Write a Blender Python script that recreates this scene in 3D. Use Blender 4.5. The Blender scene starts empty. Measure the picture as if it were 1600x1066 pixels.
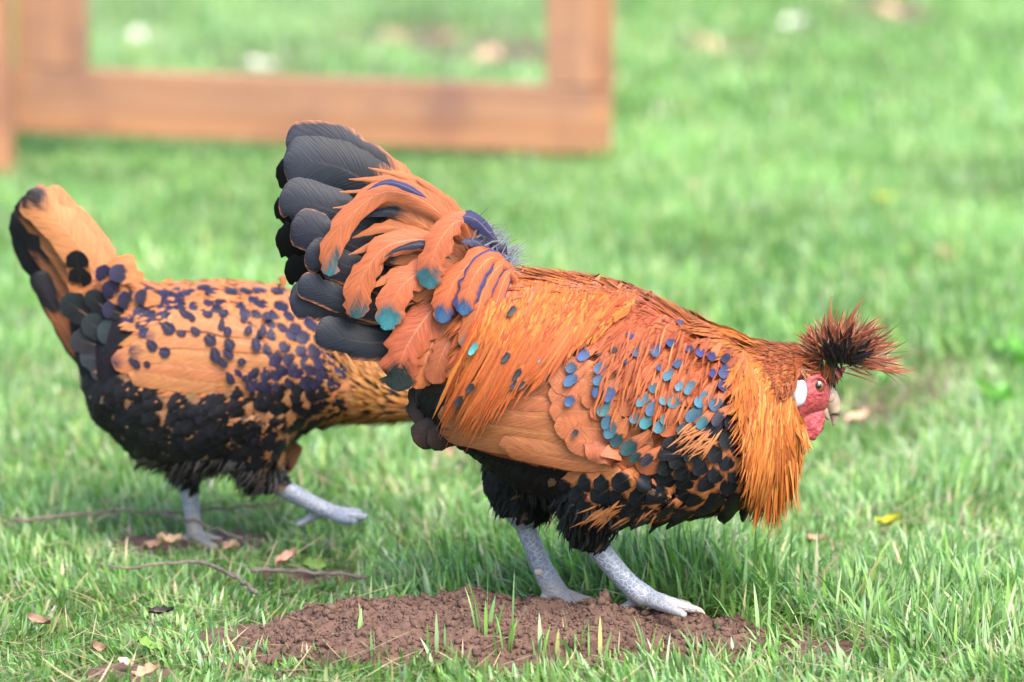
import bpy, bmesh, math, random
import numpy as np
from mathutils import Vector, Matrix, noise
from mathutils.bvhtree import BVHTree

random.seed(11)
rng = np.random.default_rng(11)
S = bpy.context.scene
COL = S.collection

# ------------------------------------------------------------------ camera
CAM_H, CAM_D, PITCH, F = 0.77, 3.0, math.radians(10.0), 5850.0
cam = bpy.data.cameras.new('camera')
cam.lens = 36.0 * F / 1600.0
cam.sensor_width = 36.0
cam.clip_start, cam.clip_end = 0.05, 3000.0
cam.dof.use_dof = True
cam.dof.focus_distance = 3.02
cam.dof.aperture_fstop = 4.2
camo = bpy.data.objects.new('camera', cam)
COL.objects.link(camo)
camo.location = (0, -CAM_D, CAM_H)
camo.rotation_euler = (math.radians(90) - PITCH, 0, 0)
S.camera = camo

# ------------------------------------------------------------------ light
SUN_EL, SUN_AZ = math.radians(52), math.radians(150)      # azimuth from +Y, clockwise
w = bpy.data.worlds.new('World')
S.world = w
w.use_nodes = True
nt = w.node_tree
nt.nodes.clear()
sky = nt.nodes.new('ShaderNodeTexSky')
sky.sky_type = 'NISHITA'
sky.sun_disc = False
sky.sun_elevation = SUN_EL
sky.sun_rotation = SUN_AZ
sky.air_density, sky.dust_density, sky.ozone_density = 1.0, 2.5, 1.0
bg = nt.nodes.new('ShaderNodeBackground')
bg.inputs[1].default_value = 0.15
wo = nt.nodes.new('ShaderNodeOutputWorld')
nt.links.new(sky.outputs[0], bg.inputs[0])
nt.links.new(bg.outputs[0], wo.inputs[0])
sl = bpy.data.lights.new('sun', 'SUN')
sl.energy = 2.0
sl.angle = math.radians(45)
sl.color = (1.0, 0.95, 0.87)
so = bpy.data.objects.new('sun', sl)
COL.objects.link(so)
so.rotation_euler = (math.radians(90) - SUN_EL, 0, math.radians(180) - SUN_AZ)
so.location = (1, -2, 4)

S.view_settings.view_transform = 'Standard'
S.view_settings.look = 'None'
S.view_settings.gamma = 1.0
S.view_settings.use_curve_mapping = False
S.view_settings.exposure = 2.05
S.render.engine = 'CYCLES'
S.cycles.use_denoising = True
S.cycles.max_bounces = 6
S.cycles.transparent_max_bounces = 4

# ------------------------------------------------------------------ helpers
CP, SP = math.cos(PITCH), math.sin(PITCH)
CAMV = Vector((0, -CAM_D, CAM_H))

def ray(px, py):
    a, b = (px - 800.0) / F, -(py - 533.0) / F
    return Vector((a, CP + b * SP, -SP + b * CP))

def P(px, py, Y=0.0):
    d = ray(px, py)
    return CAMV + d * ((Y + CAM_D) / d.y)

def G(px, py, z=0.0):
    d = ray(px, py)
    return CAMV + d * ((z - CAM_H) / d.z)

def proj(v):
    d = Vector(v) - CAMV
    f = d.y * CP - d.z * SP
    u = d.y * SP + d.z * CP
    return 800 + F * d.x / f, 533 - F * u / f

def tag(o, label=None, cat=None, group=None, kind=None):
    if label: o['label'] = label
    if cat: o['category'] = cat
    if group: o['group'] = group
    if kind: o['kind'] = kind
    return o

def link(name, me, parent=None, mat=None):
    o = bpy.data.objects.new(name, me)
    COL.objects.link(o)
    if parent is not None:
        o.parent = parent
    if mat is not None and me is not None and not me.materials:
        me.materials.append(mat)
    return o

def empty(name, loc):
    o = bpy.data.objects.new(name, None)
    COL.objects.link(o)
    o.location = loc
    o.empty_display_size = 0.05
    return o

def child(o, parent):
    """parent a mesh made in world coordinates"""
    o.parent = parent
    o.matrix_parent_inverse = Matrix.Translation(-Vector(parent.location))
    return o

def np_mesh(name, verts, faces, smooth=True):
    """verts Nx3; faces list of (array of Mxk)"""
    me = bpy.data.meshes.new(name)
    verts = np.asarray(verts, dtype=np.float32)
    me.vertices.add(len(verts))
    me.vertices.foreach_set('co', verts.ravel())
    tot = sum(f.size for f in faces)
    npoly = sum(len(f) for f in faces)
    me.loops.add(tot)
    me.loops.foreach_set('vertex_index', np.concatenate([f.ravel() for f in faces]).astype(np.int32))
    me.polygons.add(npoly)
    sizes = np.concatenate([np.full(len(f), f.shape[1]) for f in faces])
    starts = np.concatenate([[0], np.cumsum(sizes)[:-1]]).astype(np.int32)
    me.polygons.foreach_set('loop_start', starts)
    if smooth:
        me.polygons.foreach_set('use_smooth', np.ones(npoly, dtype=bool))
    me.update(calc_edges=True)
    return me

def col_attr(me, name, arr):
    arr = np.asarray(arr, dtype=np.float32)
    if arr.shape[1] == 3:
        arr = np.concatenate([arr, np.ones((len(arr), 1), np.float32)], 1)
    a = me.attributes.new(name, 'FLOAT_COLOR', 'POINT')
    a.data.foreach_set('color', arr.ravel())

def uv_layer(me, uv):
    l = me.uv_layers.new(name='UVMap')
    idx = np.empty(len(me.loops), dtype=np.int32)
    me.loops.foreach_get('vertex_index', idx)
    l.data.foreach_set('uv', np.asarray(uv, np.float32)[idx].ravel())

def catmull(pts, n, ss=None):
    pts = [np.asarray(p, float) for p in pts]
    if len(pts) == 2:
        pts = [pts[0], (pts[0] + pts[1]) / 2, pts[1]]
    e = [2 * pts[0] - pts[1]] + pts + [2 * pts[-1] - pts[-2]]
    k = len(pts) - 1
    seg = [np.linalg.norm(pts[i + 1] - pts[i]) for i in range(k)]
    cum = np.concatenate([[0], np.cumsum(seg)]) / max(sum(seg), 1e-9)
    out = []
    for s in (np.linspace(0, 1, n) if ss is None else ss):
        i = min(max(np.searchsorted(cum, s) - 1, 0), k - 1)
        t = (s - cum[i]) / max(cum[i + 1] - cum[i], 1e-9)
        a, b, c, d = e[i], e[i + 1], e[i + 2], e[i + 3]
        out.append(.5 * ((2 * b) + (c - a) * t + (2 * a - 5 * b + 4 * c - d) * t * t + (3 * b - a - 3 * c + d) * t ** 3))
    return np.array(out)

def snoise(x, y, seed=0, octs=4, base=1.0):
    """cheap vectorised value noise, about -1..1"""
    x, y = np.asarray(x, float), np.asarray(y, float)
    tot, amp, nrm = 0, 1.0, 0
    for o in range(octs):
        f = base * 2 ** o
        xi, yi = np.floor(x * f), np.floor(y * f)
        xf, yf = x * f - xi, y * f - yi
        xf, yf = xf * xf * (3 - 2 * xf), yf * yf * (3 - 2 * yf)
        def h(a, b):
            v = np.sin(a * 127.1 + b * 311.7 + (seed + o * 7) * 74.7) * 43758.5453
            return (v - np.floor(v)) * 2 - 1
        tot = tot + amp * ((h(xi, yi) * (1 - xf) + h(xi + 1, yi) * xf) * (1 - yf) + (h(xi, yi + 1) * (1 - xf) + h(xi + 1, yi + 1) * xf) * yf)
        nrm += amp
        amp *= .5
    return tot / nrm

def inpoly(px, py, poly):
    c = False
    j = len(poly) - 1
    for i in range(len(poly)):
        xi, yi = poly[i]
        xj, yj = poly[j]
        if (yi > py) != (yj > py) and px < (xj - xi) * (py - yi) / (yj - yi) + xi:
            c = not c
        j = i
    return c

# ------------------------------------------------------------------ materials
def new_mat(name):
    m = bpy.data.materials.new(name)
    m.use_nodes = True
    n = m.node_tree.nodes
    return m, n, m.node_tree.links, n['Principled BSDF']

def N(n, t, **kw):
    x = n.new(t)
    for k, v in kw.items():
        setattr(x, k, v)
    return x

def math_n(n, l, op, a, b=None, c=None, clamp=False):
    x = n.new('ShaderNodeMath')
    x.operation = op
    x.use_clamp = clamp
    for i, v in enumerate((a, b, c)):
        if v is None: continue
        if isinstance(v, (int, float)): x.inputs[i].default_value = v
        else: l.new(v, x.inputs[i])
    return x.outputs[0]

def mixc(n, l, fac, a, b, blend='MIX'):
    x = n.new('ShaderNodeMix')
    x.data_type = 'RGBA'
    x.blend_type = blend
    for s, v in ((x.inputs[0], fac), (x.inputs[6], a), (x.inputs[7], b)):
        if isinstance(v, (int, float)): s.default_value = v
        elif isinstance(v, tuple): s.default_value = v if len(v) == 4 else v + (1,)
        else: l.new(v, s)
    return x.outputs[2]

def feather_material():
    m, n, l, b = new_mat('plumage')
    uv = N(n, 'ShaderNodeUVMap', uv_map='UVMap')
    sx = N(n, 'ShaderNodeSeparateXYZ'); l.new(uv.outputs[0], sx.inputs[0])
    u, v = sx.outputs[0], sx.outputs[1]
    A = N(n, 'ShaderNodeAttribute', attribute_name='colA')
    B = N(n, 'ShaderNodeAttribute', attribute_name='colB')
    E = N(n, 'ShaderNodeAttribute', attribute_name='colE')
    Q = N(n, 'ShaderNodeAttribute', attribute_name='fpar')
    q = N(n, 'ShaderNodeSeparateXYZ'); l.new(Q.outputs['Vector'], q.inputs[0])
    tip, edge, rnd = q.outputs[0], q.outputs[1], q.outputs[2]
    a = math_n(n, l, 'MULTIPLY', math_n(n, l, 'ABSOLUTE', math_n(n, l, 'SUBTRACT', u, .5)), 2.0)
    SD = N(n, 'ShaderNodeAttribute', attribute_name='side')
    side = SD.outputs['Fac']
    a1 = math_n(n, l, 'MULTIPLY', side, math_n(n, l, 'SUBTRACT', math_n(n, l, 'MULTIPLY', u, 2.0), 1.0))
    aside = math_n(n, l, 'ADD', math_n(n, l, 'MULTIPLY', a, math_n(n, l, 'SUBTRACT', 1.0, math_n(n, l, 'ABSOLUTE', side))), a1)
    # barbs: run from the shaft outward and towards the tip
    along = math_n(n, l, 'SUBTRACT', v, math_n(n, l, 'MULTIPLY', a, .16))
    cb = N(n, 'ShaderNodeCombineXYZ')
    l.new(math_n(n, l, 'MULTIPLY', a, 1.6), cb.inputs[0])
    l.new(math_n(n, l, 'MULTIPLY', along, 60.0), cb.inputs[1])
    l.new(math_n(n, l, 'MULTIPLY', rnd, 37.0), cb.inputs[2])
    nz = N(n, 'ShaderNodeTexNoise'); nz.inputs['Scale'].default_value = 1.0; nz.inputs['Detail'].default_value = 3.0
    l.new(cb.outputs[0], nz.inputs['Vector'])
    cb2 = N(n, 'ShaderNodeCombineXYZ')
    l.new(math_n(n, l, 'MULTIPLY', u, 3.0), cb2.inputs[0])
    l.new(math_n(n, l, 'MULTIPLY', v, 5.0), cb2.inputs[1])
    l.new(math_n(n, l, 'MULTIPLY', rnd, 91.0), cb2.inputs[2])
    nz2 = N(n, 'ShaderNodeTexNoise'); nz2.inputs['Scale'].default_value = 1.0; nz2.inputs['Detail'].default_value = 3.0
    l.new(cb2.outputs[0], nz2.inputs['Vector'])
    wob = math_n(n, l, 'MULTIPLY', math_n(n, l, 'SUBTRACT', nz.outputs[0], .5), .22)
    wob2 = math_n(n, l, 'MULTIPLY', math_n(n, l, 'SUBTRACT', nz2.outputs[0], .5), .30)
    s = math_n(n, l, 'ADD', math_n(n, l, 'SUBTRACT', v, tip), math_n(n, l, 'ADD', wob, wob2))
    s = math_n(n, l, 'SUBTRACT', s, math_n(n, l, 'MULTIPLY', math_n(n, l, 'MULTIPLY', a, a), .10))
    tm = math_n(n, l, 'MULTIPLY', s, 11.0, clamp=True)
    es = math_n(n, l, 'ADD', math_n(n, l, 'SUBTRACT', math_n(n, l, 'ADD', aside, math_n(n, l, 'MULTIPLY', wob2, 1.2)), math_n(n, l, 'SUBTRACT', 1.0, edge)), wob)
    em = math_n(n, l, 'MULTIPLY', es, 4.5, clamp=True)
    tg = math_n(n, l, 'DIVIDE', math_n(n, l, 'SUBTRACT', v, tip), math_n(n, l, 'MAXIMUM', math_n(n, l, 'SUBTRACT', 1.0, tip), .05), clamp=True)
    hb = N(n, 'ShaderNodeHueSaturation'); l.new(B.outputs['Color'], hb.inputs['Color'])
    l.new(math_n(n, l, 'ADD', .40, math_n(n, l, 'MULTIPLY', tg, 1.0)), hb.inputs['Value'])
    c = mixc(n, l, tm, A.outputs['Color'], hb.outputs[0])
    c = mixc(n, l, em, c, E.outputs['Color'])
    # pale shaft
    rm = math_n(n, l, 'MULTIPLY', math_n(n, l, 'SUBTRACT', .055, a), 40.0, clamp=True)
    rm = math_n(n, l, 'MULTIPLY', rm, math_n(n, l, 'MULTIPLY', math_n(n, l, 'SUBTRACT', .9, v), 1.2, clamp=True))
    rm = math_n(n, l, 'MULTIPLY', rm, math_n(n, l, 'SUBTRACT', 1.0, math_n(n, l, 'MULTIPLY', tm, .7)))
    rm = math_n(n, l, 'MULTIPLY', rm, math_n(n, l, 'GREATER_THAN', edge, -5.0))
    c = mixc(n, l, math_n(n, l, 'MULTIPLY', rm, .28), c, (.60, .36, .20))
    # barb by barb value
    val = math_n(n, l, 'ADD', .12, math_n(n, l, 'MULTIPLY', nz.outputs[0], 1.25))
    val = math_n(n, l, 'ADD', val, math_n(n, l, 'MULTIPLY', nz2.outputs[0], .50))
    hsv = N(n, 'ShaderNodeHueSaturation'); l.new(c, hsv.inputs['Color']); l.new(val, hsv.inputs['Value'])
    l.new(hsv.outputs[0], b.inputs['Base Color'])
    rgh = math_n(n, l, 'SUBTRACT', .58, math_n(n, l, 'MULTIPLY', tm, .16))
    l.new(rgh, b.inputs['Roughness'])
    b.inputs['Specular IOR Level'].default_value = .16
    bp = N(n, 'ShaderNodeBump'); bp.inputs['Strength'].default_value = .35; bp.inputs['Distance'].default_value = .0008
    l.new(nz.outputs[0], bp.inputs['Height']); l.new(bp.outputs[0], b.inputs['Normal'])
    return m

def attr_mat(name, rough=.7, noise_scale=300, amt=.35, bump=.0, spec=.3):
    m, n, l, b = new_mat(name)
    A = N(n, 'ShaderNodeAttribute', attribute_name='Col')
    tc = N(n, 'ShaderNodeTexCoord')
    nz = N(n, 'ShaderNodeTexNoise'); nz.inputs['Scale'].default_value = noise_scale; nz.inputs['Detail'].default_value = 4
    l.new(tc.outputs['Object'], nz.inputs['Vector'])
    hsv = N(n, 'ShaderNodeHueSaturation')
    l.new(A.outputs['Color'], hsv.inputs['Color'])
    l.new(math_n(n, l, 'ADD', 1 - amt / 2, math_n(n, l, 'MULTIPLY', nz.outputs[0], amt)), hsv.inputs['Value'])
    l.new(hsv.outputs[0], b.inputs['Base Color'])
    b.inputs['Roughness'].default_value = rough
    b.inputs['Specular IOR Level'].default_value = spec
    if bump:
        bp = N(n, 'ShaderNodeBump'); bp.inputs['Strength'].default_value = .6; bp.inputs['Distance'].default_value = bump
        l.new(nz.outputs[0], bp.inputs['Height']); l.new(bp.outputs[0], b.inputs['Normal'])
    return m

def grass_material():
    m, n, l, b = new_mat('grass_blade')
    A = N(n, 'ShaderNodeAttribute', attribute_name='Col')
    l.new(A.outputs['Color'], b.inputs['Base Color'])
    b.inputs['Roughness'].default_value = .36
    b.inputs['Specular IOR Level'].default_value = .45
    tr = N(n, 'ShaderNodeBsdfTranslucent')
    hsv = N(n, 'ShaderNodeHueSaturation'); hsv.inputs['Value'].default_value = 1.5; hsv.inputs['Saturation'].default_value = 1.1
    l.new(A.outputs['Color'], hsv.inputs['Color']); l.new(hsv.outputs[0], tr.inputs['Color'])
    mx = N(n, 'ShaderNodeMixShader'); mx.inputs[0].default_value = .38
    l.new(b.outputs[0], mx.inputs[1]); l.new(tr.outputs[0], mx.inputs[2])
    l.new(mx.outputs[0], n['Material Output'].inputs[0])
    return m

def simple_mat(name, colr, rough=.6, spec=.4, noise_scale=0, amt=.3, bump=0, colr2=None, coat=0):
    m, n, l, b = new_mat(name)
    b.inputs['Roughness'].default_value = rough
    b.inputs['Specular IOR Level'].default_value = spec
    b.inputs['Base Color'].default_value = colr + (1,)
    b.inputs['Coat Weight'].default_value = coat
    if noise_scale:
        tc = N(n, 'ShaderNodeTexCoord')
        nz = N(n, 'ShaderNodeTexNoise'); nz.inputs['Scale'].default_value = noise_scale; nz.inputs['Detail'].default_value = 5
        l.new(tc.outputs['Object'], nz.inputs['Vector'])
        c2 = colr2 or tuple(x * (1 - amt) for x in colr)
        rp = N(n, 'ShaderNodeValToRGB')
        rp.color_ramp.elements[0].position, rp.color_ramp.elements[1].position = .35, .65
        rp.color_ramp.elements[0].color = c2 + (1,)
        rp.color_ramp.elements[1].color = colr + (1,)
        l.new(nz.outputs[0], rp.inputs[0]); l.new(rp.outputs[0], b.inputs['Base Color'])
        if bump:
            bp = N(n, 'ShaderNodeBump'); bp.inputs['Strength'].default_value = .7; bp.inputs['Distance'].default_value = bump
            l.new(nz.outputs[0], bp.inputs['Height']); l.new(bp.outputs[0], b.inputs['Normal'])
    return m

def shank_material():
    m, n, l, b = new_mat('scaly_shank')
    tc = N(n, 'ShaderNodeTexCoord')
    vo = N(n, 'ShaderNodeTexVoronoi', feature='DISTANCE_TO_EDGE'); vo.inputs['Scale'].default_value = 230
    l.new(tc.outputs['Object'], vo.inputs['Vector'])
    e = math_n(n, l, 'MULTIPLY', vo.outputs['Distance'], 7.0, clamp=True)
    nz = N(n, 'ShaderNodeTexNoise'); nz.inputs['Scale'].default_value = 60; nz.inputs['Detail'].default_value = 4
    l.new(tc.outputs['Object'], nz.inputs['Vector'])
    c = mixc(n, l, nz.outputs[0], (.085, .098, .135), (.19, .205, .25))
    A = N(n, 'ShaderNodeAttribute', attribute_name='Col')          # dust on the feet
    c = mixc(n, l, e, (.27, .285, .32), c)
    c = mixc(n, l, A.outputs['Fac'], c, (.29, .25, .22))
    l.new(c, b.inputs['Base Color'])
    b.inputs['Roughness'].default_value = .45
    bp = N(n, 'ShaderNodeBump'); bp.inputs['Strength'].default_value = .5; bp.inputs['Distance'].default_value = .0006
    l.new(e, bp.inputs['Height']); l.new(bp.outputs[0], b.inputs['Normal'])
    return m

def face_material():
    m, n, l, b = new_mat('red_skin')
    tc = N(n, 'ShaderNodeTexCoord')
    nz = N(n, 'ShaderNodeTexNoise'); nz.inputs['Scale'].default_value = 240; nz.inputs['Detail'].default_value = 6
    l.new(tc.outputs['Object'], nz.inputs['Vector'])
    c = mixc(n, l, nz.outputs[0], (.15, .008, .012), (.48, .085, .095))
    l.new(c, b.inputs['Base Color'])
    b.inputs['Roughness'].default_value = .45
    b.inputs['Subsurface Weight'].default_value = .1
    b.inputs['Subsurface Radius'].default_value = (.004, .001, .001)
    bp = N(n, 'ShaderNodeBump'); bp.inputs['Strength'].default_value = .9; bp.inputs['Distance'].default_value = .0022
    l.new(nz.outputs[0], bp.inputs['Height']); l.new(bp.outputs[0], b.inputs['Normal'])
    return m

def wood_material():
    m, n, l, b = new_mat('cedar_timber')
    tc = N(n, 'ShaderNodeTexCoord')
    mp = N(n, 'ShaderNodeMapping'); mp.inputs['Scale'].default_value = (3, 40, 40)
    l.new(tc.outputs['Object'], mp.inputs['Vector'])
    nz = N(n, 'ShaderNodeTexNoise'); nz.inputs['Scale'].default_value = 1.0; nz.inputs['Detail'].default_value = 6
    l.new(mp.outputs[0], nz.inputs['Vector'])
    nz2 = N(n, 'ShaderNodeTexNoise'); nz2.inputs['Scale'].default_value = 7.0; nz2.inputs['Detail'].default_value = 3
    l.new(tc.outputs['Object'], nz2.inputs['Vector'])
    c = mixc(n, l, nz.outputs[0], (.13, .055, .024), (.37, .172, .078))
    f = math_n(n, l, 'MULTIPLY', math_n(n, l, 'SUBTRACT', nz2.outputs[0], .52), 4.0, clamp=True)
    c = mixc(n, l, f, c, (.15, .06, .035))
    l.new(c, b.inputs['Base Color'])
    b.inputs['Roughness'].default_value = .75
    bp = N(n, 'ShaderNodeBump'); bp.inputs['Strength'].default_value = .4; bp.inputs['Distance'].default_value = .002
    l.new(nz.outputs[0], bp.inputs['Height']); l.new(bp.outputs[0], b.inputs['Normal'])
    return m

def ground_material():
    m, n, l, b = new_mat('lawn_soil')
    tc = N(n, 'ShaderNodeTexCoord')
    nz = N(n, 'ShaderNodeTexNoise'); nz.inputs['Scale'].default_value = 2.2; nz.inputs['Detail'].default_value = 8
    nz2 = N(n, 'ShaderNodeTexNoise'); nz2.inputs['Scale'].default_value = 90; nz2.inputs['Detail'].default_value = 5
    for z in (nz, nz2): l.new(tc.outputs['Object'], z.inputs['Vector'])
    c = mixc(n, l, nz2.outputs[0], (.035, .055, .014), (.12, .15, .05))
    f = math_n(n, l, 'MULTIPLY', math_n(n, l, 'SUBTRACT', nz.outputs[0], .5), 6.0, clamp=True)
    c = mixc(n, l, math_n(n, l, 'MULTIPLY', f, .5), c, (.10, .075, .045))
    l.new(c, b.inputs['Base Color'])
    b.inputs['Roughness'].default_value = .9
    bp = N(n, 'ShaderNodeBump'); bp.inputs['Strength'].default_value = .8; bp.inputs['Distance'].default_value = .006
    l.new(nz2.outputs[0], bp.inputs['Height']); l.new(bp.outputs[0], b.inputs['Normal'])
    return m

def soil_material():
    m, n, l, b = new_mat('loose_soil')
    tc = N(n, 'ShaderNodeTexCoord')
    nz = N(n, 'ShaderNodeTexNoise'); nz.inputs['Scale'].default_value = 160; nz.inputs['Detail'].default_value = 7
    nz2 = N(n, 'ShaderNodeTexNoise'); nz2.inputs['Scale'].default_value = 22; nz2.inputs['Detail'].default_value = 4
    for z in (nz, nz2): l.new(tc.outputs['Object'], z.inputs['Vector'])
    c = mixc(n, l, nz.outputs[0], (.018, .010, .007), (.165, .098, .074))
    c = mixc(n, l, math_n(n, l, 'MULTIPLY', nz2.outputs[0], .5), c, (.100, .056, .042))
    l.new(c, b.inputs['Base Color'])
    b.inputs['Roughness'].default_value = .95
    b.inputs['Specular IOR Level'].default_value = .15
    bp = N(n, 'ShaderNodeBump'); bp.inputs['Strength'].default_value = 1.0; bp.inputs['Distance'].default_value = .002
    l.new(nz.outputs[0], bp.inputs['Height']); l.new(bp.outputs[0], b.inputs['Normal'])
    return m

M_FEATHER = feather_material()
M_BODY = attr_mat('body_down', .85, 260, .6, .0015, .15)
M_SHANK = shank_material()
M_FACE = face_material()
M_GRASS = grass_material()
M_WOOD = wood_material()
M_GROUND = ground_material()
M_SOIL = soil_material()
M_LEAF = attr_mat('dry_leaf', .6, 140, .6, .0008, .3)
M_TWIG = simple_mat('twig_bark', (.16, .125, .10), .8, .2, 120, .5, .0006)
M_WIRE = simple_mat('galvanised_wire', (.35, .33, .32), .45, .5, 40, .3)
M_BEAK = simple_mat('horn', (.36, .26, .19), .35, .5, 90, .4, 0, (.26, .18, .13))
M_LOBE = simple_mat('white_skin', (.42, .42, .45), .55, .3, 200, .15, .0006)
M_IRIS = simple_mat('iris', (.16, .05, .02), .1, .5, 0, coat=1.0)
M_PUPIL = simple_mat('pupil', (.006, .005, .005), .05, .6, 0, coat=1.0)
M_SPUR = simple_mat('spur_horn', (.42, .34, .26), .5, .3, 120, .3)

# ------------------------------------------------------------------ terrain
def ground_h(x, y):
    return .006 * snoise(x, y, 3, 3, 1.4) + .003 * snoise(x, y, 8, 2, 9.0)

def mound_q(x, y):
    e = snoise(x, y, 21, 3, 9.0) * .28
    return ((x - .005) / .236) ** 2 + ((y + .05) / .100) ** 2 + e

def mound_h(x, y):
    q = np.clip(1 - mound_q(x, y), 0, 1)
    return .030 * q ** .55

SOIL_PATCHES = [(640, 75, .26, .42), (765, 98, .20, .42), (1100, 85, .24, .34), (415, 112, .16, .25), (1380, 25, .2, .5), (1400, 588, .09, .26), (1345, 655, .07, .12), (330, 845, .05, .03), (240, 850, .04, .03), (470, 900, .05, .02), (215, 1050, .05, .03), (420, 1000, .06, .05), (1280, 1020, .05, .04), (1240, 985, .04, .03), (1110, 880, .03, .02)]
PATCH = [(G(a, b).x, G(a, b).y, c, d) for a, b, c, d in SOIL_PATCHES]

def bare(x, y):
    """0 grass .. 1 bare soil"""
    m = np.clip((1.0 - mound_q(x, y)) * 4, 0, 1)
    for cx, cy, rx, ry in PATCH:
        q = ((x - cx) / rx) ** 2 + ((y - cy) / ry) ** 2 + snoise(x, y, 33, 2, 12) * .5
        m = np.maximum(m, np.clip((1.1 - q) * 1.5, 0, .8 if cy < 2 else .985))
    return m

def grid_mesh(name, xs, ys, fz):
    X, Y = np.meshgrid(xs, ys)
    Z = fz(X, Y)
    v = np.stack([X.ravel(), Y.ravel(), Z.ravel()], 1)
    nx, ny = len(xs), len(ys)
    i = np.arange(nx * ny).reshape(ny, nx)
    f = np.stack([i[:-1, :-1], i[:-1, 1:], i[1:, 1:], i[1:, :-1]], -1).reshape(-1, 4)
    return np_mesh(name, v, [f])

gx = np.concatenate([np.array([-900, -300, -100, -40, -15, -8, -5]), np.linspace(-3.2, 3.2, 161), np.array([5, 8, 15, 40, 100, 300, 900])])
gy = np.concatenate([np.array([-300, -60, -15, -5]), np.linspace(-2.2, 8.5, 268), np.array([12, 16, 25, 40, 100, 300, 1200])])
ground = link('ground', grid_mesh('ground', gx, gy, ground_h), None, M_GROUND)
tag(ground, kind='structure')

# bare soil patches of the lawn behind and around: thin uneven sheets
def soil_patch(k):
    cx, cy, rx, ry = PATCH[k]
    n = 20
    xs, ys = np.linspace(cx - rx * 1.25, cx + rx * 1.25, n), np.linspace(cy - ry * 1.25, cy + ry * 1.25, n)
    def fz(x, y):
        q = ((x - cx) / rx) ** 2 + ((y - cy) / ry) ** 2 + snoise(x, y, 33, 2, 12) * .5
        return ground_h(x, y) + .006 * np.clip(1.25 - q, -1, 1) + .004 * snoise(x, y, 50 + k, 3, 40)
    me = grid_mesh('bare_soil', xs, ys, fz)
    o = link('bare_soil', me, None, M_SOIL)
    tag(o, kind='structure')
for k in range(len(PATCH)):
    soil_patch(k)

# ------------------------------------------------------------------ soil mound
mx = np.linspace(-.29, .30, 236); my = np.linspace(-.185, .085, 108)
def mound_surface(x, y):
    h = mound_h(x, y)
    msk = np.clip((1.25 - mound_q(x, y)) * 3, 0, 1)
    lum = .009 * snoise(x, y, 5, 3, 28) + .0065 * snoise(x, y, 9, 3, 120)
    return ground_h(x, y) + h + lum * msk - .012 * (1 - msk)
mound = link('soil_mound', grid_mesh('soil_mound', mx, my, mound_surface), None, M_SOIL)
tag(mound, 'low heap of loose crumbly brown soil under the feet of the rooster', 'soil mound')

def blobs(n, pos, rad, mat, name, parent):
    bm = bmesh.new()
    bmesh.ops.create_icosphere(bm, subdivisions=1, radius=1)
    bv = np.array([v.co[:] for v in bm.verts]); bf = np.array([[v.index for v in f.verts] for f in bm.faces])
    bm.free()
    k = len(bv)
    jit = rng.uniform(.45, 1.5, (n, k, 1))
    sc = rng.uniform(.7, 1.25, (n, 1, 3))
    v = bv[None] * jit * sc * rad[:, None, None] + pos[:, None, :]
    f = (bf[None] + (np.arange(n) * k)[:, None, None]).reshape(-1, 3)
    o = link(name, np_mesh(name, v.reshape(-1, 3), [f], smooth=False), parent, mat)
    tag(o, kind='stuff')
    return o
n = 22000
cx = rng.uniform(-.33, .34, n); cy = rng.uniform(-.20, .10, n)
keep = (mound_q(cx, cy) < .75 + rng.exponential(.38, n))
cx, cy = cx[keep], cy[keep]
rad = .0006 + .0012 * rng.random(len(cx)) ** 2 + .0030 * rng.random(len(cx)) ** 14
blobs(len(cx), np.stack([cx, cy, np.maximum(mound_surface(cx, cy), ground_h(cx, cy) + .003) + rad * .3], 1), rad, M_SOIL, 'soil_crumbs', mound)

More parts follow.
